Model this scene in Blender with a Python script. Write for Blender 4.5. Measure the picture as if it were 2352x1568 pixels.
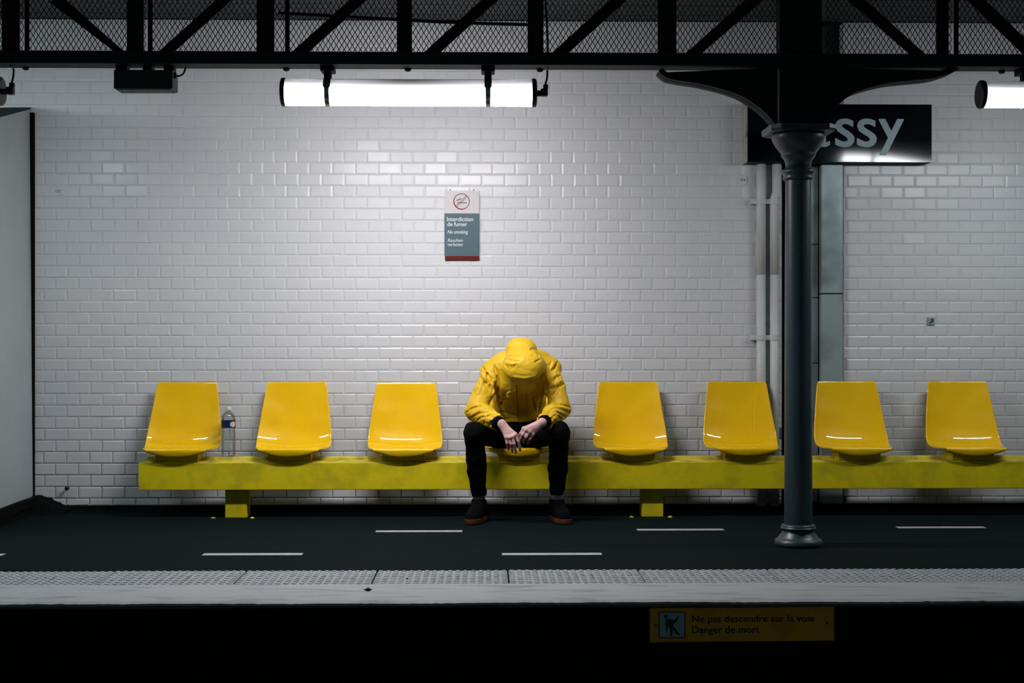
import bpy, bmesh, math, random
import numpy as np
from mathutils import Vector, Matrix, Euler
random.seed(7); rng = np.random.default_rng(11)
PI = math.pi
for o in list(bpy.data.objects): bpy.data.objects.remove(o)
SC = bpy.context.scene
COL = SC.collection

# ------------------------------------------------------------------ camera, world, exposure
CAM_H = 1.09; YAW = math.radians(1.1); FPX = 50/36*2352
SN, CS = math.sin(YAW), math.cos(YAW)
cam = bpy.data.cameras.new('camera'); cam.lens = 50; cam.sensor_width = 36; cam.clip_end = 100
cam_o = bpy.data.objects.new('camera', cam); COL.objects.link(cam_o)
cam_o.location = (0, 0, CAM_H); cam_o.rotation_euler = (PI/2, 0, -YAW)
SC.camera = cam_o
w = bpy.data.worlds.new('world'); SC.world = w; w.use_nodes = True
w.node_tree.nodes['Background'].inputs[0].default_value = (0.78, 0.95, 1.0, 1)
w.node_tree.nodes['Background'].inputs[1].default_value = 0.042
SC.view_settings.view_transform = 'Standard'; SC.view_settings.look = 'None'
SC.view_settings.gamma = 1; SC.view_settings.use_curve_mapping = False
SC.view_settings.exposure = 0.0
LAMP_STRENGTH = 58.0
LAMP_COLOR = (1.0, 0.955, 0.985)

def at(px, py, Y):
    """the point of the picture pixel (px, py) at distance Y from the camera plane, metres"""
    u = (px-1176)/FPX
    z = Y/(CS-u*SN)
    return (z*(SN+u*CS), Y, CAM_H-(py-784)*z/FPX)
def ax(px, Y): return at(px, 784, Y)[0]
def az(py, Y, px=1176): return at(px, py, Y)[2]

# ------------------------------------------------------------------ materials
def mat(name, color, rough=0.5, metal=0.0, noise=None, bump=None, coat=0.0, coat_rough=0.1, spec=0.5, obj_var=0.0, **kw):
    m = bpy.data.materials.new(name); m.use_nodes = True
    nt = m.node_tree; b = nt.nodes['Principled BSDF']
    b.inputs['Base Color'].default_value = (*color, 1)
    b.inputs['Roughness'].default_value = rough; b.inputs['Metallic'].default_value = metal
    b.inputs['Coat Weight'].default_value = coat; b.inputs['Coat Roughness'].default_value = coat_rough
    b.inputs['Specular IOR Level'].default_value = spec
    tc = nt.nodes.new('ShaderNodeTexCoord')
    src = None
    if noise:                                   # (second colour, scale, low, high[, stretch])
        c2, sc, lo, hi = noise[:4]
        n = nt.nodes.new('ShaderNodeTexNoise'); n.inputs['Scale'].default_value = sc; n.inputs['Detail'].default_value = 6
        if len(noise) > 4:
            mp = nt.nodes.new('ShaderNodeMapping'); mp.inputs['Scale'].default_value = noise[4]
            nt.links.new(tc.outputs['Object'], mp.inputs[0]); nt.links.new(mp.outputs[0], n.inputs['Vector'])
        else: nt.links.new(tc.outputs['Object'], n.inputs['Vector'])
        r = nt.nodes.new('ShaderNodeMapRange'); r.inputs[1].default_value = lo; r.inputs[2].default_value = hi
        nt.links.new(n.outputs['Fac'], r.inputs[0])
        mx = nt.nodes.new('ShaderNodeMix'); mx.data_type = 'RGBA'
        mx.inputs[6].default_value = (*color, 1); mx.inputs[7].default_value = (*c2, 1)
        nt.links.new(r.outputs[0], mx.inputs[0]); src = mx.outputs[2]
    if obj_var:
        oi = nt.nodes.new('ShaderNodeObjectInfo')
        r = nt.nodes.new('ShaderNodeMapRange'); r.inputs[3].default_value = 1-obj_var; r.inputs[4].default_value = 1+obj_var*.3
        nt.links.new(oi.outputs['Random'], r.inputs[0])
        mm = nt.nodes.new('ShaderNodeMix'); mm.data_type = 'RGBA'; mm.blend_type = 'MULTIPLY'; mm.inputs[0].default_value = 1
        if src: nt.links.new(src, mm.inputs[6])
        else: mm.inputs[6].default_value = (*color, 1)
        nt.links.new(r.outputs[0], mm.inputs[7]); src = mm.outputs[2]
    if src: nt.links.new(src, b.inputs['Base Color'])
    if bump:                                    # (scale, strength, distance)
        n = nt.nodes.new('ShaderNodeTexNoise'); n.inputs['Scale'].default_value = bump[0]; n.inputs['Detail'].default_value = bump[3] if len(bump) > 3 else 4
        nt.links.new(tc.outputs['Object'], n.inputs['Vector'])
        bp = nt.nodes.new('ShaderNodeBump'); bp.inputs['Strength'].default_value = bump[1]; bp.inputs['Distance'].default_value = bump[2]
        nt.links.new(n.outputs['Fac'], bp.inputs['Height']); nt.links.new(bp.outputs[0], b.inputs['Normal'])
    for k, v in kw.items(): b.inputs[k.replace('_', ' ')].default_value = v
    return m

M = {}
M['tile'] = mat('white_glazed_tile', (.66,.68,.70), .5, noise=((.60,.63,.66), 1.6, .4, .75), coat=.22, coat_rough=.19, bump=(9, .12, .006))
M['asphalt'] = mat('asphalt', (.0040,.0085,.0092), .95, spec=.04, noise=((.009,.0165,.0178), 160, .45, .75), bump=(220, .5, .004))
M['paint_white'] = mat('worn_white_paint', (.38,.41,.42), .7, spec=.2, noise=((.22,.245,.26), 7, .52, .72, (.5,2.2,2)), bump=(60, .25, .004))
M['paver'] = mat('tactile_paver', (.31,.34,.355), .75, spec=.2, noise=((.21,.235,.25), 14, .5, .75), bump=(80, .3, .003))
M['dome'] = mat('tactile_dome', (.42,.455,.475), .6, spec=.3, noise=((.23,.255,.27), 30, .5, .7))
M['marking'] = mat('floor_marking_paint', (.36,.37,.35), .7, noise=((.20,.20,.19), 40, .55, .75))
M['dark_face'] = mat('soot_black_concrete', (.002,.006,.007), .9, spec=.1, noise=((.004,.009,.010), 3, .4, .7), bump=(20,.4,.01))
M['skirting'] = mat('black_bitumen_skirting', (.003,.004,.004), .9, spec=.1, bump=(50,.4,.005))
M['bench'] = mat('yellow_painted_concrete', (.70,.58,.006), .62, spec=.2, noise=((.42,.36,.012), 7, .45, .78), bump=(45,.25,.004))
M['bench_worn'] = mat('worn_yellow_paint', (.72,.62,.06), .6, noise=((.28,.23,.03), 11, .45, .72), bump=(40,.3,.003))
M['seat'] = mat('yellow_fibreglass', (.95,.585,.0015), .40, noise=((.90,.54,.0015), 3, .3, .7), spec=.15, coat=1, coat_rough=.045, bump=(6.5,.40,.045,0))
M['iron'] = mat('blue_grey_painted_iron', (.018,.047,.060), .42, noise=((.012,.032,.042), 9, .4, .7, (1,1,.2)), bump=(30,.2,.004), coat=.3, coat_rough=.3)
M['iron_dark'] = mat('dark_green_painted_iron', (.011,.026,.028), .6, spec=.2, bump=(40,.2,.003))
M['iron_black'] = mat('black_painted_iron', (.003,.007,.008), .6, spec=.2)
M['mesh_wire'] = mat('expanded_metal', (.018,.030,.034), .55)
M['black_plastic'] = mat('black_plastic', (.006,.007,.008), .4)
M['box'] = mat('dark_metal_box', (.012,.018,.018), .5, bump=(60,.1,.002))
M['box_grille'] = mat('grey_grille', (.10,.13,.14), .6, noise=((.05,.06,.07), 25, .4, .6))
M['pipe'] = mat('white_painted_pipe', (.60,.62,.62), .45, noise=((.48,.50,.50), 6, .5, .75, (1,1,.2)))
M['duct'] = mat('grey_painted_steel', (.33,.42,.43), .4, noise=((.13,.175,.18), 3.2, .48, .72), metal=.25, bump=(18,.1,.004))
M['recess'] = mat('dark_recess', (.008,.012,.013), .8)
M['sign_blue'] = mat('dark_blue_enamel', (.0004,.0010,.0035), .10, spec=.3, coat=.45, coat_rough=.07, bump=(2.6,.30,.02,0))
M['sign_edge'] = mat('pale_sign_edge', (.42,.42,.36), .6, noise=((.18,.18,.15), 20, .5, .7))
M['sign_letter'] = mat('white_enamel', (.30,.40,.44), .4, spec=.3)
M['plate_white'] = mat('white_plate', (.60,.585,.59), .45, spec=.25)
M['plate_grey'] = mat('teal_grey_plate', (.070,.130,.150), .45, spec=.25)
M['plate_red'] = mat('red_plate', (.14,.006,.001), .5, spec=.15)
M['ring_red'] = mat('red_brown_print', (.22,.022,.006), .5, spec=.15)
M['print_pale'] = mat('pale_print', (.62,.68,.70), .5)
M['print_dark'] = mat('dark_print', (.02,.03,.04), .5)
M['danger'] = mat('orange_yellow_plate', (.72,.40,.012), .6, noise=((.55,.30,.010), 9, .45, .7))
M['danger_blue'] = mat('pale_blue_panel', (.30,.50,.55), .5)
M['panel'] = mat('pale_grey_panel', (.46,.53,.55), .45, noise=((.42,.48,.50), 3, .4, .7), coat=.3, coat_rough=.25)
M['plank'] = mat('dark_ceiling_board', (.050,.066,.068), .7, noise=((.030,.042,.044), 5, .4, .7, (.3,3,1)), obj_var=.35)
M['jacket'] = mat('yellow_waxed_cotton', (.74,.475,.016), .52, noise=((.64,.40,.012), 5, .35, .7), bump=(420,.06,.001), spec=.35)
M['jacket_seam'] = mat('jacket_seam', (.16,.11,.004), .6)
M['knit'] = mat('black_rib_knit', (.002,.002,.0024), .9, spec=.08, bump=(300,.4,.002))
M['trousers'] = mat('black_trousers', (.0022,.0024,.003), .9, spec=.08, bump=(30,.3,.01))
M['skin'] = mat('pale_pink_skin', (.60,.37,.34), .5, noise=((.50,.28,.26), 22, .4, .7), bump=(120,.12,.002), Subsurface_Weight=.08)
M['sock'] = mat('grey_blue_sock', (.09,.14,.17), .9)
M['shoe'] = mat('black_suede', (.0018,.0018,.002), .9, spec=.08)
M['sole'] = mat('amber_rubber', (.085,.026,.005), .6, spec=.2)
M['cord'] = mat('pale_cord', (.25,.26,.25), .6)
M['toggle'] = mat('steel_toggle', (.30,.33,.35), .35, metal=.6)
M['water_label'] = mat('blue_label', (.004,.014,.065), .4)
M['label_logo'] = mat('pale_pink_logo', (.62,.50,.50), .5)
M['cap'] = mat('clear_white_cap', (.70,.74,.76), .3)
M['litter'] = mat('black_litter', (.006,.006,.006), .8)
M['steel'] = mat('strap_steel', (.30,.36,.42), .3, metal=.8)
M['rust'] = mat('rust_bolt', (.10,.07,.02), .7)

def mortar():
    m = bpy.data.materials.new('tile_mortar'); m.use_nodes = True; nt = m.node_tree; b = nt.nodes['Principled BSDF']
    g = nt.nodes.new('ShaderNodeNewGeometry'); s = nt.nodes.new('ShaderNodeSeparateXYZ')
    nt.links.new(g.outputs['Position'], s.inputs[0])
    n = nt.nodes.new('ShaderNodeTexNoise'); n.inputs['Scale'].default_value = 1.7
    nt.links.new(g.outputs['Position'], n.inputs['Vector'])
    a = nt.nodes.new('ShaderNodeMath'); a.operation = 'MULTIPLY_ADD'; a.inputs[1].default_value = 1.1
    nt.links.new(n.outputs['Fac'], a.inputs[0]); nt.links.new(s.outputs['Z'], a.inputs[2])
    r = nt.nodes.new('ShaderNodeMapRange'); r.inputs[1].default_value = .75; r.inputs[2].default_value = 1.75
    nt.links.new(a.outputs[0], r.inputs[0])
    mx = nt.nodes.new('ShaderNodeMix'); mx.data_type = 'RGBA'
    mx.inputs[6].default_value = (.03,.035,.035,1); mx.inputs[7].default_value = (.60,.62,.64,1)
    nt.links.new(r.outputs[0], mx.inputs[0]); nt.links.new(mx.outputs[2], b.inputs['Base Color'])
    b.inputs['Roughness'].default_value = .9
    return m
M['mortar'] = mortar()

def lamp_glow(f=1.0, color=LAMP_COLOR):
    """frosted lamp tube: shines hardest downward (inner reflector above), top is an unlit dusty reflector"""
    m = bpy.data.materials.new('glowing_frosted_tube'); m.use_nodes = True; nt = m.node_tree; b = nt.nodes['Principled BSDF']
    tc = nt.nodes.new('ShaderNodeTexCoord'); s = nt.nodes.new('ShaderNodeSeparateXYZ'); nt.links.new(tc.outputs['Normal'], s.inputs[0])
    r = nt.nodes.new('ShaderNodeValToRGB'); e = r.color_ramp.elements
    mp = nt.nodes.new('ShaderNodeMapRange'); mp.inputs[1].default_value = -1; mp.inputs[2].default_value = 1
    nt.links.new(s.outputs['Z'], mp.inputs[0]); nt.links.new(mp.outputs[0], r.inputs[0])
    e[0].position = 0; e[0].color = (1,1,1,1); e[1].position = 1; e[1].color = (.0002,.0002,.0002,1)
    for p, v in ((.25,.76),(.42,.28),(.5,.150),(.57,.065),(.63,.020),(.67,.0095),(.74,.0042),(.80,.0021),(.88,.0010)):
        el = e.new(p); el.color = (v,v,v,1)
    n = nt.nodes.new('ShaderNodeTexNoise'); n.inputs['Scale'].default_value = 26; n.inputs['Detail'].default_value = 3
    nt.links.new(tc.outputs['Object'], n.inputs['Vector'])
    st = nt.nodes.new('ShaderNodeMath'); st.operation = 'MULTIPLY'; st.inputs[1].default_value = LAMP_STRENGTH*2.2*f
    nt.links.new(r.outputs[0], st.inputs[0]); nt.links.new(st.outputs[0], b.inputs['Emission Strength'])
    b.inputs['Emission Color'].default_value = (*color, 1)
    b.inputs['Base Color'].default_value = (.10,.11,.13,1); b.inputs['Roughness'].default_value = .25
    return m
M['glow'] = lamp_glow(); M['glow_weak'] = lamp_glow(.47, (.84,.96,1.0)); M['glow_dim'] = lamp_glow(.40, (.93,.97,1.0))

def clear_plastic():
    m = bpy.data.materials.new('clear_plastic'); m.use_nodes = True; nt = m.node_tree
    for n in list(nt.nodes): nt.nodes.remove(n)
    out = nt.nodes.new('ShaderNodeOutputMaterial'); t = nt.nodes.new('ShaderNodeBsdfTransparent'); g = nt.nodes.new('ShaderNodeBsdfGlossy')
    t.inputs[0].default_value = (.86,.90,.92,1); g.inputs['Roughness'].default_value = .08
    lw = nt.nodes.new('ShaderNodeLayerWeight'); lw.inputs[0].default_value = .35
    mr = nt.nodes.new('ShaderNodeMapRange'); mr.inputs[3].default_value = .04; mr.inputs[4].default_value = .65
    mx = nt.nodes.new('ShaderNodeMixShader')
    nt.links.new(lw.outputs['Fresnel'], mr.inputs[0]); nt.links.new(mr.outputs[0], mx.inputs[0])
    nt.links.new(t.outputs[0], mx.inputs[1]); nt.links.new(g.outputs[0], mx.inputs[2]); nt.links.new(mx.outputs[0], out.inputs[0])
    return m
M['clear'] = clear_plastic()

# ------------------------------------------------------------------ object helpers
def obj(name, me, m=None, parent=None, smooth=False, loc=None):
    if isinstance(me, bmesh.types.BMesh):
        bm = me; me = bpy.data.meshes.new(name); bm.normal_update(); bm.to_mesh(me); bm.free()
    if m: 
        me.materials.clear(); me.materials.append(m)
    if smooth: me.polygons.foreach_set('use_smooth', [True]*len(me.polygons))
    o = bpy.data.objects.new(name, me); COL.objects.link(o)
    if loc: o.location = loc
    if parent:
        o.parent = parent
        o.matrix_parent_inverse = Matrix.Translation(parent.location).inverted() if parent.type == 'EMPTY' or parent.location.length else Matrix()
    return o
def tag(o, label, cat, group=None):
    o['label'] = label; o['category'] = cat
    if group: o['group'] = group
    return o
def thing(name, label, cat, loc=(0,0,0), group=None):
    o = bpy.data.objects.new(name, None); COL.objects.link(o); o.location = loc; o.empty_display_size = .1
    return tag(o, label, cat, group)
def struct(o): o['kind'] = 'structure'; return o
def box(bm, x0, x1, y0, y1, z0, z1, bev=0):
    vs = [bm.verts.new((x, y, z)) for z in (z0, z1) for y in (y0, y1) for x in (x0, x1)]
    fs = [bm.faces.new([vs[i] for i in f]) for f in ((0,2,3,1),(4,5,7,6),(0,1,5,4),(2,6,7,3),(0,4,6,2),(1,3,7,5))]
    if bev:
        es = list({e for f in fs for e in f.edges})
        bmesh.ops.bevel(bm, geom=es, offset=bev, segments=2, profile=.5, affect='EDGES')
    return vs
def BX(*a, **k):
    bm = bmesh.new(); box(bm, *a, **k); return bm
def lathe(bm, prof, cx, cy, seg=32, cap=True):
    rings = [[bm.verts.new((cx+r*math.cos(2*PI*i/seg), cy+r*math.sin(2*PI*i/seg), z)) for i in range(seg)] for r, z in prof]
    for a, b in zip(rings, rings[1:]):
        for i in range(seg):
            bm.faces.new((a[i], a[(i+1)%seg], b[(i+1)%seg], b[i]))
    if cap:
        bm.faces.new(rings[0][::-1]); bm.faces.new(rings[-1])
def smooth_path(pts, n=5):
    P = [Vector(p) for p in pts]; S = []
    for i in range(len(P)-1):
        p0, p1, p2, p3 = P[max(i-1,0)], P[i], P[i+1], P[min(i+2,len(P)-1)]
        for k in range(n):
            t = k/n; S.append(.5*((2*p1)+(p2-p0)*t+(2*p0-5*p1+4*p2-p3)*t*t+(3*p1-p0-3*p2+p3)*t**3))
    return S+[P[-1]]
def tube(bm, pts, r, seg=8, cap=True):
    if not isinstance(r, (list, tuple)) and r < .02 and len(pts) > 3: pts = smooth_path(pts)
    pts = [Vector(p) for p in pts]; rings = []
    d0 = pts[-1]-pts[0]; up = Vector((0,1,0)) if abs(d0.z) > .8*d0.length else Vector((0,0,1))
    for i, p in enumerate(pts):
        d = (pts[min(i+1,len(pts)-1)]-pts[max(i-1,0)]).normalized()
        a = d.cross(up); 
        if a.length < .05: a = d.cross(Vector((0,1,0)) if up.z else Vector((0,0,1)))
        a.normalize(); b = d.cross(a).normalized()
        rr = r[i] if isinstance(r, (list, tuple)) else r
        rings.append([bm.verts.new(p+rr*(math.cos(2*PI*k/seg)*a+math.sin(2*PI*k/seg)*b)) for k in range(seg)])
    for a, b in zip(rings, rings[1:]):
        for k in range(seg): bm.faces.new((a[k], b[k], b[(k+1)%seg], a[(k+1)%seg]))
    if cap: bm.faces.new(rings[0]); bm.faces.new(rings[-1][::-1])
def xcyl(bm, x0, x1, cy, cz, r, seg=40, prof=None):
    prof = prof or [(x0, r), (x1, r)]
    rings = [[bm.verts.new((x, cy+rr*math.sin(2*PI*i/seg), cz+rr*math.cos(2*PI*i/seg))) for i in range(seg)] for x, rr in prof]
    for a, b in zip(rings, rings[1:]):
        for i in range(seg): bm.faces.new((a[i], a[(i+1)%seg], b[(i+1)%seg], b[i]))
    bm.faces.new(rings[0][::-1]); bm.faces.new(rings[-1])
def prism(bm, poly, y0, y1):
    """extrude an XZ outline (list of (x,z)) between y0 (front) and y1"""
    f = [bm.verts.new((x, y0, z)) for x, z in poly]; b = [bm.verts.new((x, y1, z)) for x, z in poly]
    n = len(poly)
    bm.faces.new(f); bm.faces.new(b[::-1])
    for i in range(n): bm.faces.new((f[(i+1)%n], f[i], b[i], b[(i+1)%n]))
    bmesh.ops.recalc_face_normals(bm, faces=bm.faces[:])
def band(bm, pts, wdt, y0, y1):
    """a strip of width wdt following XZ points (offset to the left side), with thickness y0..y1"""
    n = len(pts); up = []
    for i in range(n):
        p, q = pts[max(i-1,0)], pts[min(i+1,n-1)]
        dx, dz = q[0]-p[0], q[1]-p[1]; l = math.hypot(dx, dz)
        up.append((pts[i][0]-dz/l*wdt, pts[i][1]+dx/l*wdt))
    R = [[bm.verts.new((x, y, z)) for (x, z), y in ((pts[i], y0), (up[i], y0), (up[i], y1), (pts[i], y1))] for i in range(n)]
    for a, b in zip(R, R[1:]):
        for k in range(4): bm.faces.new((a[k], a[(k+1)%4], b[(k+1)%4], b[k]))
    bm.faces.new(R[0]); bm.faces.new(R[-1][::-1])
    bmesh.ops.recalc_face_normals(bm, faces=bm.faces[:])
def text_bm(s, x0, x1, z0, z1, y, bold=0.0, shear=0.0, depth=.0015, fit='both', spacing=1.0):
    cu = bpy.data.curves.new('t', 'FONT'); cu.body = s; cu.shear = shear; cu.extrude = 0; cu.space_character = spacing
    cu.resolution_u = 4
    o = bpy.data.objects.new('t', cu); COL.objects.link(o)
    dg = bpy.context.evaluated_depsgraph_get(); me = bpy.data.meshes.new_from_object(o.evaluated_get(dg))
    bpy.data.objects.remove(o); bpy.data.curves.remove(cu)
    bm = bmesh.new(); bm.from_mesh(me); bpy.data.meshes.remove(me)
    xs = [v.co.x for v in bm.verts]; zs = [v.co.y for v in bm.verts]
    a, b, c, d = min(xs), max(xs), min(zs), max(zs)
    sx = (x1-x0)/(b-a); sz = (z1-z0)/(d-c)
    for v in bm.verts: v.co = Vector((x0+(v.co.x-a)*sx, y, z0+(v.co.y-c)*sz))
    if bold:                                     # heavier strokes: the same glyphs laid a hair apart
        sc_ = (z1-z0)*bold*1.1; src = bm.copy(); 
        for i, (ox, oz) in enumerate(((-1,0),(1,0),(0,-.8),(0,.8),(.7,.6),(-.7,.6),(.7,-.6),(-.7,-.6),(.95,.3),(-.95,.3),(.95,-.3),(-.95,-.3))):
            cp = src.copy()
            for v in cp.verts: v.co += Vector((ox*sc_, -.00003*(i+1), oz*sc_))
            t = bpy.data.meshes.new('t'); cp.to_mesh(t); cp.free(); bm.from_mesh(t); bpy.data.meshes.remove(t)
        src.free()
    for f in bm.faces:
        f.normal_update()
        if f.normal.y > 0: f.normal_flip()
    return bm

WALL = 9.186                                   # front face of the tiles
XL = -3.45; XR = 4.15

# ------------------------------------------------------------------ the setting: platform
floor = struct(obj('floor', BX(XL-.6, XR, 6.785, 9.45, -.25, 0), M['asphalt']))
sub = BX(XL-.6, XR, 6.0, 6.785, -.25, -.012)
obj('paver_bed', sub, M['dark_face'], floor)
PW = .6205; py0, py1 = 6.395, 6.783
paver_me = None; x_joint = ax(1169.5, 6.40)
bmp = BX(.004, PW-.004, .004, py1-py0, -.03, 0, bev=.0015); paver_me = bpy.data.meshes.new('paver'); bmp.to_mesh(paver_me); bmp.free(); paver_me.materials.append(M['paver'])
bmd = bmesh.new()
for i in range(17):
    for j in range(8):
        cx = .018+i*.0365; cy = .026+j*.048
        rs = [(.0125, 0), (.0115, .003), (.0075, .0052)]
        rings = [[bmd.verts.new((cx+r*math.cos(2*PI*k/8), cy+r*math.sin(2*PI*k/8), z)) for k in range(8)] for r, z in rs]
        for a, b in zip(rings, rings[1:]):
            for k in range(8): bmd.faces.new((a[k], a[(k+1)%8], b[(k+1)%8], b[k]))
        bmd.faces.new(rings[-1])
dome_me = bpy.data.meshes.new('dome'); bmd.normal_update(); bmd.to_mesh(dome_me); bmd.free(); dome_me.materials.append(M['dome'])
for k in range(-7, 5):
    p = obj('paver', paver_me, None, floor, loc=(x_joint+k*PW, py0, random.uniform(-.0015,.0015)))
    d = obj('dome_relief', dome_me, None, None, loc=(0,0,0)); d.parent = p; d['kind'] = 'stuff'
# white painted platform edge with a worn, uneven front lip
bm = bmesh.new(); n = 420
rows = []
for i in range(n+1):
    x = XL-.6+(XR-XL+.6)*i/n
    wob = .006*math.sin(x*3.1)+.004*math.sin(x*9.7+1)+rng.normal(0,.0035)
    rows.append([bm.verts.new((x, y, z)) for y, z in ((6.392,-.05),(6.392,.003),(6.2,.004),(5.985+wob*.5,.003),(5.955+wob,-.004),(5.957+wob,-.014),(5.99,-.03))])
for a, b in zip(rows, rows[1:]):
    for k in range(6): bm.faces.new((a[k], b[k], b[k+1], a[k+1]))
struct(obj('trim_1', bm, M['paint_white']))
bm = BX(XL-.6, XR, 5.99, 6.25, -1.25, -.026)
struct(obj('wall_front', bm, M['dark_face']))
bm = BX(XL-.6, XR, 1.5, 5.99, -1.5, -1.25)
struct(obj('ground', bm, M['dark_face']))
# painted dashes
for (a, b, y, Y) in ((466,695,1271,7.312),(1153,1382,1273,7.29),(-221,9,1270,7.32),(863,1062,1219,8.18),(1463,1662,1217,8.22),(2060,2262,1212,8.29)):
    bm = bmesh.new(); box(bm, ax(a,Y), ax(b,Y), Y-.036, Y+.036, .0002, .0010)
    obj('dash', bm, M['marking'], floor)

# skirting and grimy corner
bm = bmesh.new()
prof = [(9.2,.036),(9.176,.036),(9.170,.030),(9.160,.010),(9.13,.002),(9.13,-.01),(9.2,-.01)]
A = [bm.verts.new((XL, y, z)) for y, z in prof]; B = [bm.verts.new((XR, y, z)) for y, z in prof]
for k in range(len(prof)):
    bm.faces.new((A[k], A[(k+1)%len(prof)], B[(k+1)%len(prof)], B[k]))
bm.faces.new(A[::-1]); bm.faces.new(B)
struct(obj('baseboard_back', bm, M['skirting']))

# ------------------------------------------------------------------ tiled wall
PITCH_X, PITCH_Z = .148, .0745
TZ0 = .083                                    # row boundary
TX0 = ax(180, WALL)                           # joint of row 0
ROWS = range(-1, 41)
X_L1 = ax(1796, WALL)                         # end of the left wall field
X_R0 = ax(1938, WALL)                         # start of the right field
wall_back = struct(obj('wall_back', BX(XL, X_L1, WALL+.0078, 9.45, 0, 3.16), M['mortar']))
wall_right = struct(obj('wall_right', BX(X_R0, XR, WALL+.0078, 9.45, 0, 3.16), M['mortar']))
BEV, DEP, JNT = .0085, .0028, .0005
def tile_geo(x0, x1, z0, z1, rot=(0,0), inset=None):
    """five-faced bevelled tile; returns 8 verts (outer ring, inner ring)"""
    cx, cz = (x0+x1)/2, (z0+z1)/2
    j = JNT+.0014*min(1, max(0, (.75-z0)/.55))      # wider, dirtier joints low down
    o = [(x0+j, WALL+.0062, z0+j), (x1-j, WALL+.0062, z0+j), (x1-j, WALL+.0062, z1-j), (x0+j, WALL+.0062, z1-j)]
    bx = min(.012, (x1-x0)*.3); bz = min(BEV, (z1-z0)*.3)
    i_ = [(x0+bx, z0+bz), (x1-bx, z0+bz), (x1-bx, z1-bz), (x0+bx, z1-bz)]
    inn = [(x, WALL+.0062-DEP+rot[0]*(z-cz)+rot[1]*(x-cx), z) for x, z in i_]
    back = [(x, WALL+.0100, z) for x, _, z in o]
    return o+inn+back
TF = [(4,5,6,7),(0,1,5,4),(1,2,6,5),(2,3,7,6),(3,0,4,7),(8,9,1,0),(9,10,2,1),(10,11,3,2),(11,8,0,3)]
unit = [(x, y, z-2) for x, y, z in tile_geo(-PITCH_X/2, PITCH_X/2, 2-PITCH_Z/2, 2+PITCH_Z/2)]
unit = [(x, y-WALL, z) for x, y, z in unit]
tile_me = bpy.data.meshes.new('tile'); tile_me.from_pydata(unit, [], TF); tile_me.materials.append(M['tile'])
SIGN_BOX = (ax(1018,WALL), ax(1106,WALL), az(602,WALL), az(434,WALL))
def build_tiles(wall, xa, xb, score, limit=300):
    full, rest = [], []
    for r in ROWS:
        z0 = TZ0+r*PITCH_Z; z1 = z0+PITCH_Z
        if r == -1: z0 = .0355
        if z1 > 3.155: continue
        off = TX0+(0 if r % 2 == 0 else -.5*PITCH_X)+.004*math.sin(r*1.7)
        k0 = math.floor((xa-off)/PITCH_X)
        x = off+k0*PITCH_X
        while x < xb-.004:
            x0, x1 = max(x, xa), min(x+PITCH_X, xb)
            if x1-x0 > .02:
                rot = (rng.normal(0,.014), rng.normal(0,.006))
                if rng.random() < .06: rot = (rng.normal(0,.026), rng.normal(0,.010))
                (full if (x1-x0 > PITCH_X-.001 and r >= 0) else rest).append((x0, x1, z0, z1, rot))
            x += PITCH_X
    full.sort(key=lambda t: score((t[0]+t[1])/2, (t[2]+t[3])/2))
    rest += full[limit:]; full = full[:limit]
    for x0, x1, z0, z1, rot in full:
        o = bpy.data.objects.new('tile', tile_me); COL.objects.link(o); o.parent = wall
        o.location = ((x0+x1)/2, WALL+rng.normal(0,.0004), (z0+z1)/2); o.rotation_euler = (rot[0], 0, -rot[1]*.6)
    V, F = [], []
    for t in rest:
        g = tile_geo(*t[:4], t[4]); b = len(V); V += g; F += [[b+i for i in f] for f in TF]
    me = bpy.data.meshes.new('tile_field'); me.from_pydata(V, [], F)
    o = obj('tile_field', me, M['tile'], wall); o['kind'] = 'stuff'
def score_l(x, z):
    if SIGN_BOX[0]-.12 < x < SIGN_BOX[1]+.12 and SIGN_BOX[2] < z < SIGN_BOX[3]: return 99
    if z < .90 or z > 2.35: return 50+abs(z-1.6)
    return abs(x-(-.35))
def score_r(x, z): return 50+z if z < .55 or z > 2.0 and x < ax(2145,WALL) else (abs(z-1.3) if x < 3.6 else 60)
build_tiles(wall_back, XL, X_L1, score_l)
build_tiles(wall_right, X_R0, XR, score_r)

# recess between the two tiled fields
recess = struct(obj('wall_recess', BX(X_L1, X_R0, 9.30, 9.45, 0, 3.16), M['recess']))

# left partition (pale slab standing out from the wall) with its dark coping and black plinth
Yf = 9.165; Yn = 7.9
xb_ = ax(75.5, Yf); xt_ = ax(68, Yf)
def part_pt(py_far, py_near, lean):
    pass
zt_f = az(251, Yf, 70); zb_f = az(1141, Yf, 76)
# near edge follows the picture: the top falls, the foot stays level
u0 = (0-1176)/FPX
Y0 = (xb_/(SN+u0*CS))*(CS-u0*SN)               # depth at which the slab leaves the frame
zt_0 = az(271, Y0, 0); slope_t = (zt_0-zt_f)/(Y0-Yf)
zb_0 = zb_f
zt_n = zt_f+slope_t*(Yn-Yf)
bm = bmesh.new()
def vv(x, y, z): return bm.verts.new((x, y, z))
T = .09
v = [vv(xb_,Yf,zb_f), vv(xb_,Yn,zb_f), vv(xt_,Yn,zt_n), vv(xt_,Yf,zt_f), vv(xb_-T,Yf,zb_f), vv(xb_-T,Yn,zb_f), vv(xt_-T,Yn,zt_n), vv(xt_-T,Yf,zt_f)]
for f in ((0,1,2,3),(4,7,6,5),(0,4,5,1),(3,2,6,7),(0,3,7,4),(1,5,6,2)): bm.faces.new([v[i] for i in f])
bmesh.ops.recalc_face_normals(bm, faces=bm.faces[:])
wall_left = struct(obj('wall_left', bm, M['panel']))
bm = bmesh.new()
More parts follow.
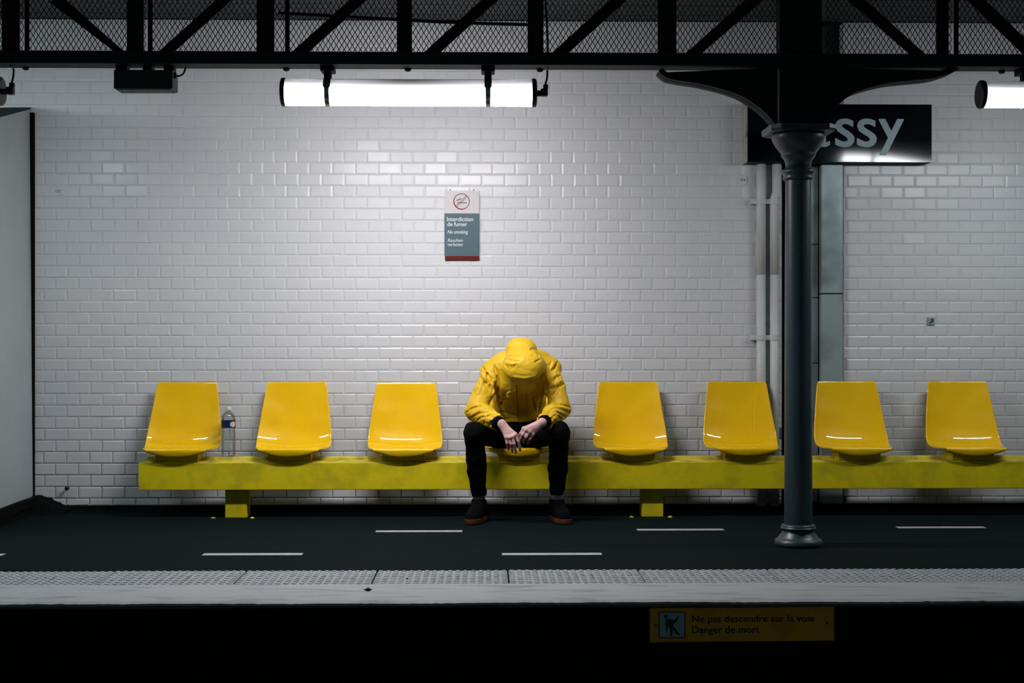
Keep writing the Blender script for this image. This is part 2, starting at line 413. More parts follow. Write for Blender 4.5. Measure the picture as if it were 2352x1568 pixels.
ztt_f = az(246.5, Yf, 70); ztt_0 = az(248.5, Y0, 0); ztt_n = ztt_f+(ztt_0-ztt_f)/(Y0-Yf)*(Yn-Yf)
v = [vv(xt_+.004,Yf,zt_f), vv(xt_+.004,Yn,zt_n), vv(xt_+.004,Yn,ztt_n), vv(xt_+.004,Yf,ztt_f), vv(xt_-T-.02,Yf,zt_f), vv(xt_-T-.02,Yn,zt_n), vv(xt_-T-.02,Yn,ztt_n), vv(xt_-T-.02,Yf,ztt_f)]
for f in ((0,1,2,3),(4,7,6,5),(0,4,5,1),(3,2,6,7),(0,3,7,4),(1,5,6,2)): bm.faces.new([v[i] for i in f])
bmesh.ops.recalc_face_normals(bm, faces=bm.faces[:])
obj('coping', bm, M['iron_dark'], wall_left)
bm = BX(xb_-.02, xb_+.006, Yf, 9.19, 0, zt_f-.02)
obj('shadow_joint', bm, M['skirting'], wall_left)
bm = BX(xt_-.002, xt_+.0025, Y0-.02, Y0+.005, zb_f, zt_0)       # faint vertical joint by the frame edge
# plinth: wedge of black bitumen in the corner
bm = bmesh.new()
xs = [xb_-.12, xb_+.02, xb_+.07, xb_+.13, xb_+.18, xb_+.24]
zs = [zb_f+.015, zb_f+.015, zb_f+.005, zb_f-.018, .05, .036]
fr = []
for x, z in zip(xs, zs):
    fr.append([bm.verts.new((x, 9.178, max(z,.034))), bm.verts.new((x, 9.06, max(z*.75,.0))), bm.verts.new((x, 8.98, 0)), bm.verts.new((x, 9.178, 0))])
for a, b in zip(fr, fr[1:]):
    for k in range(4): bm.faces.new((a[k], a[(k+1)%4], b[(k+1)%4], b[k]))
bm.faces.new(fr[0]); bm.faces.new(fr[-1][::-1])
box(bm, xb_-.12, xb_+.035, 7.9, 9.178, 0, zb_f)
bmesh.ops.recalc_face_normals(bm, faces=bm.faces[:])
bmesh.ops.subdivide_edges(bm, edges=bm.edges[:], cuts=3, use_grid_fill=True)
for vtx in bm.verts:
    if vtx.co.z > .01: vtx.co += Vector((rng.normal(0,.004), 0, rng.normal(0,.004)))
struct(obj('trim_2', bm, M['skirting']))

# ceiling boards over the platform
ceil = struct(obj('ceiling', BX(XL-.6, XR, 5.9, 9.45, 3.19, 3.26), M['iron_black']))
plank_me = None
y = 9.17
bmq = BX(XL-.5, XR-.1, -.068, .068, 0, .03, bev=.004); plank_me = bpy.data.meshes.new('plank'); bmq.to_mesh(plank_me); bmq.free(); plank_me.materials.append(M['plank'])
k = 0
while y > 6.9:
    o = bpy.data.objects.new('plank', plank_me); COL.objects.link(o); o.parent = ceil; o.location = (0, y-.07, 3.16+random.uniform(-.003,.003))
    y -= .145

# ------------------------------------------------------------------ lattice girder
GY = 7.55
G = thing('lattice_girder', 'dark iron lattice girder with wire mesh panels running above the lamps', 'girder', (0, GY, 2.545))
zb = 2.545
obj('bottom_flange', BX(XL-.4, XR, 7.48, 7.62, zb, zb+.012), M['iron_dark'], G)
obj('angle_bar', BX(XL-.4, XR, 7.482, 7.492, zb+.012, zb+.066), M['iron_dark'], G)
obj('angle_bar', BX(XL-.4, XR, 7.60, 7.61, zb+.012, zb+.085), M['iron_black'], G)
obj('top_flange', BX(XL-.4, XR, 7.47, 7.63, 3.10, 3.14), M['iron_black'], G)
obj('web_rail', BX(XL-.4, XR, 7.56, 7.575, 3.00, 3.10), M['iron_black'], G)
ztop = 3.10
for a, b, mm in ((5,45,'iron_black'),(292,330,'iron_dark'),(590,630,'iron_black'),(912,944,'iron_black'),(1212,1240,'iron_dark'),(1511,1545,'iron_black'),(2151,2178,'iron_black')):
    p = obj('post', BX(ax(a,7.5), ax(b,7.5), 7.493, 7.505, zb+.012, ztop), M[mm], G)
    o = obj('post_rib', BX((ax(a,7.5)+ax(b,7.5))/2-.006, (ax(a,7.5)+ax(b,7.5))/2+.006, 7.505, 7.59, zb+.07, ztop), M['iron_black']); o.parent = p
for a, ya, b, yb, wd in ((135,5,258,122,34),(380,122,560,-40,30),(688,122,870,-42,32),(990,124,1170,-40,32),(1285,124,1465,-40,32),(1590,128,1750,-15,34),(2112,132,1960,-5,34),(2372,125,2210,-30,34)):
    p, q = at(a,ya,7.53), at(b,yb,7.53)
    d = Vector((q[0]-p[0], q[2]-p[2])).normalized(); nrm = Vector((-d.y, d.x))*wd/FPX*7.53*.42
    pe = Vector((p[0],p[2]))-d*.03; qe = Vector((q[0],q[2]))+d*.12
    poly = [tuple(pe-nrm), tuple(qe-nrm), tuple(qe+nrm), tuple(pe+nrm)]
    poly = [(x, min(max(z, zb+.03), ztop+.02)) for x, z in poly]
    bm = bmesh.new(); prism(bm, poly, 7.525, 7.537); obj('diagonal_brace', bm, M['iron_black'], G)
for a in (62, 345, 660, 941, 1243, 1548, 2196):
    obj('mesh_frame', BX(ax(a-5,7.58), ax(a+5,7.58), 7.575, 7.585, zb+.06, ztop), M['iron_black'], G)
def mesh_panel(x0, x1):
    """expanded-metal screen: real zig-zag strands"""
    dx, dz = .0142, .0226; zlo, zhi = zb+.075, 3.0
    V, F = [], []
    nz = int((zhi-zlo)/dz); n = int((x1-x0)/(2*dx))
    tw = .0021
    def seg(p, q):
        b = len(V); d = Vector((q[0]-p[0], q[1]-p[1])).normalized(); nx, nz_ = -d.y*tw, d.x*tw
        for (x, z) in (p, q):
            V.extend([(x+nx, 7.578, z+nz_), (x-nx, 7.578, z-nz_), (x, 7.5835, z)])
        F.extend([(b,b+1,b+4,b+3),(b+1,b+2,b+5,b+4),(b+2,b,b+3,b+5)])
    for i in range(n):
        xc = x0+dx*(2*i+1)
        for j in range(nz):
            z0, z1 = zlo+j*dz, zlo+(j+1)*dz
            if j % 2 == 0:
                seg((xc-dx+.001, z0), (xc-.001, z1)); seg((xc+dx-.001, z0), (xc+.001, z1))
            else:
                seg((xc-.001, z0), (xc-dx+.001, z1)); seg((xc+.001, z0), (xc+dx-.001, z1))
    me = bpy.data.meshes.new('wire_mesh'); me.from_pydata(V, [], F)
    o = obj('wire_mesh', me, M['mesh_wire'], G); o['kind'] = 'stuff'
edges = [-120, 62, 345, 660, 941, 1243, 1548, 1796, 1894, 2196, 2480]
for a, b in zip(edges, edges[1:]):
    if a == 1796: continue
    mesh_panel(ax(a,7.58)+.004, ax(b,7.58)-.004)
bm = bmesh.new(); tube(bm, [at(640,30,7.66), at(860,42,7.66), at(1030,51,7.66), at(1216,57,7.66)], .009, 8); obj('tie_rod', bm, M['iron_black'], G)
for a in (60, 658, 937, 1240, 2300):
    bm = bmesh.new(); x = ax(a,7.60); lathe(bm, [(.008,zb-.016),(.016,zb-.012),(.018,zb-.004),(.018,zb)], x, 7.595, 10); obj('bolt', bm, M['iron_dark'], G)
# long back beam under the ceiling edge
obj('back_rail', BX(XL-.4, XR, 7.66, 7.70, 2.99, 3.05), M['iron_black'], G)

# ------------------------------------------------------------------ cast iron column
CX, CY = ax(1833.5, 7.57), 7.57
C = thing('iron_column', 'round blue-grey cast iron column with moulded capital standing before the station sign', 'column', (CX, CY, 0))
bm = bmesh.new(); lathe(bm, [(.0745,.10),(.0735,.5),(.071,1.4),(.0685,1.955)], CX, CY, 48, cap=False); obj('shaft', bm, M['iron'], C, True)
bm = bmesh.new(); lathe(bm, [(.124,0),(.127,.012),(.124,.034),(.113,.0385),(.110,.041),(.107,.043),(.098,.056),(.088,.068),(.083,.078),(.080,.085),(.082,.087),(.093,.0885),(.096,.094),(.093,.1005),(.0885,.102),(.090,.107),(.086,.113),(.0745,.117)], CX, CY, 48); obj('base', bm, M['iron'], C, True)
zr = az(397, 7.57)
bm = bmesh.new(); lathe(bm, [(.068,zr-.04),(.079,zr-.035),(.082,zr-.022),(.078,zr-.012),(.084,zr-.004),(.090,zr+.008),(.088,zr+.018),(.074,zr+.024),(.068,zr+.03)], CX, CY, 48, cap=False); obj('astragal', bm, M['iron'], C, True)
z1, z2 = az(366,7.57), az(306,7.57)
bm = bmesh.new(); lathe(bm, [(.067,zr+.02),(.068,z1-.02),(.074,z1),(.086,z1+.015),(.092,z1+.026),(.090,z1+.034),(.104,z1+.05),(.122,z1+.075),(.135,z1+.098),(.142,z1+.118),(.140,z2-.005),(.137,z2)], CX, CY, 48); obj('capital', bm, M['iron'], C, True)
zt = az(284,7.45)
bm = bmesh.new(); a_, c_ = .172, .045
oct_ = [(-a_+c_,-a_),(a_-c_,-a_),(a_,-a_+c_),(a_,a_-c_),(a_-c_,a_),(-a_+c_,a_),(-a_,a_-c_),(-a_,-a_+c_)]
lo = [bm.verts.new((CX+x*.97, CY+y_*.97, z2)) for x, y_ in oct_]; hi = [bm.verts.new((CX+x, CY+y_, zt)) for x, y_ in oct_]; md = [bm.verts.new((CX+x, CY+y_, z2+.012)) for x, y_ in oct_]
for A_, B_ in ((lo,md),(md,hi)):
    for i in range(8): bm.faces.new((A_[i], A_[(i+1)%8], B_[(i+1)%8], B_[i]))
bm.faces.new(lo[::-1]); bm.faces.new(hi); obj('abacus', bm, M['iron'], C)
# riveted post above the capital
xa, xb = ax(1797,7.46), ax(1893,7.46)
obj('upper_post', BX(xa, xb, 7.528, 7.62, zt, 3.10), M['iron_dark'], C)
for px_ in (1802, 1846, 1890):
    obj('post_strip', BX(ax(px_-5,7.45), ax(px_+5,7.45), 7.520, 7.528, zt+.01, 3.10), M['iron_dark'], C)
for px_ in (1824, 1868):
    for py_ in (30, 75, 120, 165, 210, 255):
        bm = bmesh.new(); c = at(px_, py_, 7.528)
        bmesh.ops.create_uvsphere(bm, u_segments=8, v_segments=6, radius=.010, matrix=Matrix.Translation(c)); obj('rivet', bm, M['iron_dark'], C, True)
def bracket(px):
    pts = [at(a, b, 7.5)[::2] for a, b in px]
    top = zb+.002
    # smooth the curve
    P = [Vector(p) for p in pts]; S = []
    for i in range(len(P)-1):
        p0, p1, p2, p3 = P[max(i-1,0)], P[i], P[i+1], P[min(i+2,len(P)-1)]
        for t in np.linspace(0,1,6)[:-1]:
            S.append(.5*((2*p1)+(p2-p0)*t+(2*p0-5*p1+4*p2-p3)*t*t+(3*p1-p0-3*p2+p3)*t**3))
    S.append(P[-1]); S = [(p.x, p.y) for p in S]
    bm = bmesh.new(); px0 = CX+(-.118 if S[-1][0] > S[0][0] else .118); poly = S+[(px0, S[-1][1]), (px0, top)]; prism(bm, poly, 7.535, 7.555)
    br = obj('bracket', bm, M['iron_dark'], C)
    sgn = 1 if S[-1][0] > S[0][0] else -1
    pp = S if sgn > 0 else S[::-1]
    bm = bmesh.new(); band(bm, pp, .034, 7.512, 7.535); o = obj('bracket_angle', bm, M['iron_dark']); o.parent = br; o.matrix_parent_inverse = Matrix.Translation(-Vector(C.location)) @ Matrix() if False else Matrix()
    o.parent = C; o.matrix_parent_inverse = Matrix.Translation(C.location).inverted()
    bm = bmesh.new(); band(bm, pp, .010, 7.48, 7.61); o = obj('bracket_flange', bm, M['iron_dark'], C)
    for i in range(4, len(S)-3, 5):
        a, b = S[i], S[min(i+1,len(S)-1)]; dx, dz = (b[0]-a[0]), (b[1]-a[1]); l = math.hypot(dx, dz); s_ = 1 if sgn > 0 else -1
        bm = bmesh.new(); c = (a[0]-dz/l*.018*s_, 7.512, a[1]+dx/l*.018*s_)
        bmesh.ops.create_uvsphere(bm, u_segments=8, v_segments=6, radius=.0095, matrix=Matrix.Translation(c)); obj('rivet', bm, M['iron_dark'], C, True)
bracket([(1512,164),(1519,172),(1532,181),(1560,187),(1600,193),(1645,203),(1690,217),(1725,236),(1755,259),(1778,285)])
bracket([(2200,160),(2180,170),(2142,181),(2090,187),(2042,192),(1995,203),(1960,215),(1935,232),(1912,255),(1893,285)])

# ------------------------------------------------------------------ tube lamps
LZ = az(213.5, 7.55)
def lamp(x0, x1, label, straps, glow='glow'):
    cable = True
    L = thing('tube_lamp', label, 'lamp', ((x0+x1)/2, 7.55, LZ+.07), 'tube lamps under the girder')
    bm = bmesh.new(); xcyl(bm, x0+.015, x1-.015, 7.55, LZ, .0705, 64); obj('diffuser', bm, M[glow], L)
    d = L.children[0]
    d.data.polygons.foreach_set('use_smooth', [len(p.vertices) == 4 for p in d.data.polygons])
    for a, s in ((x0, 1), (x1, -1)):
        bm = bmesh.new(); xcyl(bm, 0, 0, 7.55, LZ, 0, 40, [(a, .060),(a+s*.004,.072),(a+s*.010,.076),(a+s*.022,.0755),(a+s*.026,.0745)]); 
        bmesh.ops.recalc_face_normals(bm, faces=bm.faces[:]); obj('end_cap', bm, M['black_plastic'], L)
    for xs_ in straps:
        bm = bmesh.new(); n = 40; R = []
        for i in range(n):
            t = 2*PI*i/n; R.append([bm.verts.new((xs_+sx*hw, 7.55+r*math.sin(t), LZ+r*math.cos(t))) for sx, r in ((-1,.0712),(1,.0712),(1,.0745),(-1,.0745)) for hw in (.013 if math.cos(t) < .3 else .019,)])
        for i in range(n):
            a, b = R[i], R[(i+1)%n]
            for k in range(4): bm.faces.new((a[k], b[k], b[(k+1)%4], a[(k+1)%4]))
        bmesh.ops.recalc_face_normals(bm, faces=bm.faces[:])
        st = obj('strap', bm, M['steel'], L)
        obj('hanger', BX(xs_-.019, xs_+.019, 7.53, 7.57, LZ+.068, zb-.004), M['iron_dark'], L)
        obj('clamp', BX(xs_-.036, xs_+.036, 7.50, 7.61, zb-.030, zb-.0005, bev=.004), M['iron_black'], L)
    if cable:
        bm = bmesh.new(); xcyl(bm, x1-.004, x1+.03, 7.55, LZ-.002, .016, 16); box(bm, x1+.02, x1+.058, 7.53, 7.57, LZ-.018, LZ+.022, bev=.006)
        obj('plug', bm, M['black_plastic'], L)
        bm = bmesh.new(); tube(bm, [(x1+.046,7.55,LZ+.02),(x1+.047,7.55,LZ+.05),(x1+.054,7.55,LZ+.08),(x1+.056,7.545,LZ+.12),(x1+.056,7.50,zb-.012)], .0055, 8); obj('cable', bm, M['black_plastic'], L, True)
        obj('cable_gland', BX(x1+.034, x1+.060, 7.537, 7.563, LZ+.02, LZ+.045, bev=.004), M['black_plastic'], L)
    return L
x0, x1 = ax(645,7.55), ax(1233,7.55); LL = x1-x0
lamp(x0, x1, 'white glowing tube lamp strapped under the girder above the seated person', [ax(753,7.55), ax(1121,7.55)])
xl = ax(7, 7.55); lamp(xl-LL, xl, 'tube lamp above the pale partition with only its black end cap in view', [xl-LL+.25, xl-.26], 'glow_weak')
xr = ax(2247, 7.55); lamp(xr, xr+LL, 'white glowing tube lamp to the side of the blue name sign', [xr+.25, xr+LL-.26], 'glow_dim')

for xe in (xl, x1):
    bm = bmesh.new(); tube(bm, [(xe+.056,7.47,zb-.004),(xe+.054,7.465,zb+.05),(xe+.05,7.455,zb+.2),(xe+.03,7.455,zb+.5)], .0055, 8); obj('cable_run', bm, M['black_plastic'], G, True)
# ------------------------------------------------------------------ hanging box
bx0, bx1 = ax(261,7.5), ax(396,7.5); bz0, bz1 = az(206,7.5), az(163,7.5)
S = thing('speaker_box', 'small black metal box hung under the girder near the pale partition', 'box', ((bx0+bx1)/2, 7.55, bz0))
obj('casing', BX(bx0, bx1, 7.5, 7.635, bz0, bz1, bev=.004), M['box'], S)
obj('grille', BX(bx0+.012, bx1-.012, 7.512, 7.622, bz0-.004, bz0+.002), M['box_grille'], S)
for a, b in ((268,293),(330,350),(378,400)):
    obj('hanger', BX(ax(a,7.55), ax(b,7.55), 7.53, 7.60, bz1-.003, zb), M['iron_black'], S)
bm = bmesh.new(); tube(bm, [(bx1-.002,7.56,bz1-.02),(bx1+.02,7.56,bz1-.022),(bx1+.045,7.56,bz1-.008),(bx1+.056,7.56,bz1+.02),(bx1+.062,7.56,zb-.008)], .005, 8); obj('cable', bm, M['black_plastic'], S, True)
obj('cable_gland', BX(bx1-.003, bx1+.010, 7.545, 7.575, bz1-.036, bz1-.006, bev=.003), M['black_plastic'], S)

# ------------------------------------------------------------------ bench and seats
BY = 8.775; BZ0, BZ1 = .177, .351
bxl = ax(318, BY)
bench = thing('bench', 'long yellow painted concrete bench beam on stub legs against the tiled wall', 'bench', (0, BY, 0))
bm = BX(bxl, XR-.05, BY, 8.965, BZ0, BZ1-.006, bev=.004)
obj('beam', bm, M['bench'], bench)
bm = bmesh.new(); n = 300; R = []
for i in range(n+1):
    x = bxl+.004+(XR-.06-bxl)*i/n
    j = rng.normal(0,.0012)
    R.append([bm.verts.new((x, y_, z)) for y_, z in ((BY+.003+abs(j),BZ1-.007),(BY+.005+abs(j),BZ1-.001+j*.3),(BY+.012,BZ1),(8.962,BZ1),(8.962,BZ1-.007))])
for a, b in zip(R, R[1:]):
    for k in range(4): bm.faces.new((a[k], a[k+1], b[k+1], b[k]))
bmesh.ops.recalc_face_normals(bm, faces=bm.faces[:])
obj('top_slab', bm, M['bench_worn'], bench)
obj('back_rail', BX(bxl+.012, XR-.06, 8.885, 8.972, BZ1-.002, BZ1+.0185, bev=.003), M['bench_worn'], bench)
for a in (542, 1499):
    xc = ax(a, 8.83)
    lg = obj('leg', BX(xc-.067, xc+.067, 8.83, 8.965, -.001, BZ0+.002, bev=.004), M['bench'], bench)
    for s in (-.135, .105):
        bm = bmesh.new(); lathe(bm, [(.014,0),(.013,.006),(.006,.009)], xc+s, 8.80, 8); o = obj('anchor_bolt', bm, M['bench_worn'], bench)

def seat_mesh():
    P = [(.000,.4315,.186,0),(.012,.4360,.2005,0),(.05,.4320,.2085,.003),(.11,.421,.218,.012),(.175,.411,.226,.023),(.235,.408,.231,.033),(.280,.423,.2335,.040),(.312,.452,.2335,.043),(.334,.495,.231,.042),(.352,.550,.224,.038),(.372,.63,.214,.033),(.388,.70,.205,.028),(.400,.77,.196,.022),(.407,.815,.190,.017),(.410,.832,.181,.013)]
    U = np.array([-1,-.97,-.88,-.72,-.5,-.25,0,.25,.5,.72,.88,.97,1])
    bm = bmesh.new(); grid = []
    n = len(P)
    # front apron: crescent-shaped flange folded down below the lip
    ap = []
    for u in U: ap.append(bm.verts.new((u*.182, .006+.006*u*u, .4315-.020-.033*(1-u*u))))
    ap2 = []
    for u in U: ap2.append(bm.verts.new((u*.187, -.006+.010*u*u, .4255-.004*(1-u*u))))
    grid += [ap, ap2]
    for i, (d, z, hw, dish) in enumerate(P):
        a, b = P[max(i-1,0)], P[min(i+1,n-1)]
        t = Vector((b[0]-a[0], b[1]-a[1])).normalized(); nrm = Vector((-t.y, t.x))
        row = []
        for u in U:
            k = abs(u)**2.6*dish
            wv = .003*math.sin(u*5)*(1 if i < 3 else 0)
            bow = (.012*u*u if i < 2 else .004*u*u if i == 2 else 0)
            row.append(bm.verts.new((u*hw, d*.955+nrm.x*k+bow, z+nrm.y*k+wv*.4)))
        grid.append(row)
    for a, b in zip(grid, grid[1:]):
        for k in range(len(U)-1): bm.faces.new((a[k], a[k+1], b[k+1], b[k]))
    bm.normal_update()
    me = bpy.data.meshes.new('shell'); bm.to_mesh(me); bm.free()
    o = bpy.data.objects.new('tmp', me); COL.objects.link(o)
    s = o.modifiers.new('s', 'SOLIDIFY'); s.thickness = .010; s.offset = -1
    sb = o.modifiers.new('b', 'SUBSURF'); sb.levels = 2; sb.render_levels = 2
    dg = bpy.context.evaluated_depsgraph_get(); out = bpy.data.meshes.new_from_object(o.evaluated_get(dg))
    bpy.data.objects.remove(o)
    out.polygons.foreach_set('use_smooth', [True]*len(out.polygons)); out.name = 'shell'
    return out
shell_me = seat_mesh(); shell_me.materials.append(M['seat'])
bmb = BX(-.132, .132, .063, .235, -.0002, .044, bev=.004); block_me = bpy.data.meshes.new('mount_block'); bmb.to_mesh(block_me); bmb.free(); block_me.materials.append(M['bench'])
seat_labels = [
 'yellow moulded seat at the free end of the bench, next to the water bottle',
 'yellow moulded seat just past the water bottle, second from the bench end',
 'yellow moulded seat next to the person, on the side of the water bottle',
 'yellow moulded seat the person in the yellow jacket sits on',
 'empty yellow moulded seat next to the person, on the side of the iron column',
 'yellow moulded seat in front of the two white wall pipes',
 'yellow moulded seat in front of the grey metal duct, beside the iron column',
 'yellow moulded seat furthest along the bench from the water bottle']
tops = [433, 681.5, 934, 1189, 1443, 1691, 1941.5, 2193]
for i, (px_, lb) in enumerate(zip(tops, seat_labels)):
    x = ax(px_, 9.14)
    t = thing('bucket_seat', lb, 'seat', (x, 8.727, BZ1+.0005), 'yellow seats on the bench')
    o = bpy.data.objects.new('shell', shell_me); COL.objects.link(o); o.parent = t; o.location = (0, 0, -BZ1-.0005+random.uniform(-.002,.004))
    o.rotation_euler = (random.uniform(-.012,.006), 0, random.uniform(-.012,.012))
    o = bpy.data.objects.new('mount_block', block_me); COL.objects.link(o); o.parent = t

# ------------------------------------------------------------------ water bottle
wx, wy, wz = ax(524.5, 8.925), 8.925, BZ1+.019
B_ = thing('water_bottle', 'clear plastic water bottle with blue label standing on the bench between the first two seats', 'bottle', (wx, wy, wz))
prof = [(.030,.001),(.040,.004),(.0435,.014)]
z = .02
while z < .175:
    prof += [(.0440,z),(.0440,z+.006),(.0415,z+.010),(.0415,z+.012)]; z += .0155
prof += [(.0440,.178),(.0440,.232),(.0425,.246),(.037,.262),(.027,.274),(.0155,.281),(.0135,.290),(.0135,.301)]
bm = bmesh.new(); lathe(bm, prof, wx, wy, 32, cap=True)
for v_ in bm.verts: v_.co.z += wz
obj('bottle_body', bm, M['clear'], B_, True)
bm = bmesh.new(); lathe(bm, [(.0155,.292),(.0175,.294),(.0175,.309),(.0160,.312)], wx, wy, 20)
for v_ in bm.verts: v_.co.z += wz
obj('cap', bm, M['cap'], B_)
bm = bmesh.new(); lathe(bm, [(.0447,.183),(.0447,.226)], wx, wy, 40, cap=False)
for v_ in bm.verts: v_.co.z += wz
lab = obj('label', bm, M['water_label'], B_, True); lab['label'] = 'dark blue paper band'
bm = bmesh.new(); n = 12; R = []
for i in range(n+1):
    a = math.radians(-70+55*i/n); h = .017*math.sqrt(max(1-((i-n/2)/(n/2))**2, .02))
    R.append([bm.verts.new((wx+.0453*math.sin(a+1.62), wy-.0453*math.cos(a+1.62), wz+.2045+s*h)) for s in (-1,1)])
for a, b in zip(R, R[1:]): bm.faces.new((a[0], b[0], b[1], a[1]))
obj('label_logo', bm, M['label_logo'], B_)

# ------------------------------------------------------------------ station sign
sY = 9.065; sx0, sx1, sz0, sz1 = ax(1717,sY), ax(2140,sY), az(370,sY), az(237,sY)
SG = thing('station_sign', 'dark blue station name sign with pale letters behind the column', 'sign', ((sx0+sx1)/2, sY, sz0))
bm = bmesh.new(); nx, nz = 36, 12      # slightly dished enamel plate
g = [[bm.verts.new((sx0+(sx1-sx0)*i/nx, sY-.004*math.sin(PI*i/nx*1.0)*math.sin(PI*j/nz), sz0+(sz1-sz0)*j/nz)) for i in range(nx+1)] for j in range(nz+1)]
for j in range(nz):
    for i in range(nx): bm.faces.new((g[j][i], g[j][i+1], g[j+1][i+1], g[j+1][i]))
obj('face_panel', bm, M['sign_blue'], SG, True)
obj('backing_box', BX(sx0, sx1, sY+.003, WALL-.001, sz0, sz1), M['iron_black'], SG)
obj('side_strip', BX(sx0-.012, sx0, sY, WALL-.001, sz0-.003, sz1), M['sign_edge'], SG)
for ch, a, b, yt, yb in (('P',1788,1840,250,334),('a',1848,1905,271,335),('s',1919,1961,271,335),('s',1969,2012,271,335),('y',2019,2074,272,353)):
    bm = text_bm(ch, ax(a,sY), ax(b,sY), az(yb,sY), az(yt,sY), sY-.0048, bold=.020, depth=.001)
    obj('letter', bm, M['sign_letter'], SG)

# ------------------------------------------------------------------ no smoking sign
nY = WALL-.012
def nx_(p): return ax(p, nY)
def nz_(p): return az(p, nY)
NS = thing('no_smoking_sign', 'small white and grey no-smoking sign on the tiles above the seated person', 'sign', (nx_(1061), nY, nz_(597)))
obj('white_panel', BX(nx_(1021.5), nx_(1100.5), nY, WALL, nz_(490), nz_(438)), M['plate_white'], NS)
obj('grey_panel', BX(nx_(1021), nx_(1101), nY, WALL, nz_(588), nz_(490)), M['plate_grey'], NS)
obj('red_strip', BX(nx_(1022), nx_(1101), nY, WALL, nz_(597), nz_(588)), M['plate_red'], NS)
for s, x0_, x1_, y0_, y1_, bo, sh in (('Interdiction',1027,1086.5,508,498.5,.02,0),('de fumer',1027.5,1073,519.5,510,.02,0),('No smoking',1028,1075,539,528.5,.012,.22),('Rauchen',1028,1063,555.5,548,.012,.22),('verboten',1028,1063,565,557.5,.012,.22)):
    bm = text_bm(s, nx_(x0_), nx_(x1_), nz_(y0_), nz_(y1_), nY-.0003, bold=bo, shear=sh, depth=.0006)
    obj('lettering', bm, M['print_pale'], NS)
cx_, cz_ = nx_(1060), nz_(463)
bm = bmesh.new(); n = 48; R = []
for i in range(n):
    t = 2*PI*i/n; wd = .0045+.003*max(0, -math.cos(t-.8))
    R.append([bm.verts.new((cx_+r*math.cos(t), nY-.0015, cz_+r*math.sin(t))) for r in (.0525-wd, .0525)])
for i in range(n): bm.faces.new((R[i][0], R[i][1], R[(i+1)%n][1], R[(i+1)%n][0]))
obj('ban_ring', bm, M['ring_red'], NS)
for off in (-.0035, .0055):
    bm = bmesh.new(); d = Vector((.70,.71)); nn = Vector((-.71,.70)); c0 = Vector((cx_,cz_))+nn*off
    q = [c0-d*.048-nn*.0016, c0+d*.048-nn*.0016, c0+d*.048+nn*.0016, c0-d*.048+nn*.0016]
    bm.faces.new([bm.verts.new((v_.x, nY-.0014, v_.y)) for v_ in q]); obj('ban_bar', bm, M['ring_red'], NS)
obj('cigarette', BX(cx_-.026, cx_+.034, nY-.0011, nY, cz_-.010, cz_-.005), M['print_dark'], NS)
bm = bmesh.new(); tube(bm, [(cx_-.030,nY-.0008,cz_+.005),(cx_-.022,nY-.0008,cz_+.012),(cx_-.014,nY-.0008,cz_+.012),(cx_-.004,nY-.0008,cz_+.022)], .0028, 6); obj('smoke_curl', bm, M['plate_grey'], NS)
for a in (1034, 1088):
    bm = bmesh.new(); bmesh.ops.create_uvsphere(bm, u_segments=8, v_segments=6, radius=.004, matrix=Matrix.Translation((nx_(a), nY+.006, nz_(436)))); obj('screw', bm, M['print_dark'], NS)

# ------------------------------------------------------------------ number plates, wall socket, knob
def numplate(s, px_, py_, label, y=WALL-.003):
    x, z = ax(px_, y), az(py_, y)
    t = thing('number_plate', label, 'number', (x, y, z-.02), 'tile number plates')
    obj('plate', BX(x-.032, x+.026, y, WALL+.003, z-.026, z+.022), M['tile'], t)
    obj('lettering', text_bm(s, x-.014, x+.016, z-.009, z+.009, y-.0003, bold=.0, depth=.0006), M['print_dark'], t)
numplate('02', 133, 441, 'tiny tile printed 02 on the wall near the pale partition')
numplate('04', 1706, 412, 'tiny tile printed 04 on the wall beside the white pipes')
x, z = ax(2138,WALL), az(737,WALL)
t = thing('wall_socket', 'small square grey metal socket on the tiles above the furthest seat', 'socket', (x, WALL, z))
obj('plate', BX(x-.025, x+.025, WALL-.006, WALL+.003, z-.026, z+.026, bev=.003), M['duct'], t)
bm = bmesh.new(); tube(bm, [(x-.012,WALL-.007,z-.012),(x,WALL-.008,z-.008),(x+.01,WALL-.007,z+.004),(x+.002,WALL-.008,z+.014)], .004, 6); obj('lock', bm, M['black_plastic'], t, True)
x, z = ax(153,9.15), az(1119,9.15)
t = thing('wall_stud', 'small black round stud sticking out of the tiles near the floor by the partition', 'stud', (x, 9.15, z))
bm = bmesh.new(); bmesh.ops.create_uvsphere(bm, u_segments=12, v_segments=8, radius=.0145, matrix=Matrix.Translation((x, 9.155, z))); obj('knob', bm, M['black_plastic'], t, True)
bm = bmesh.new(); tube(bm, [(x,9.16,z),(x,WALL+.005,z)], .007, 8); obj('stem', bm, M['black_plastic'], t)

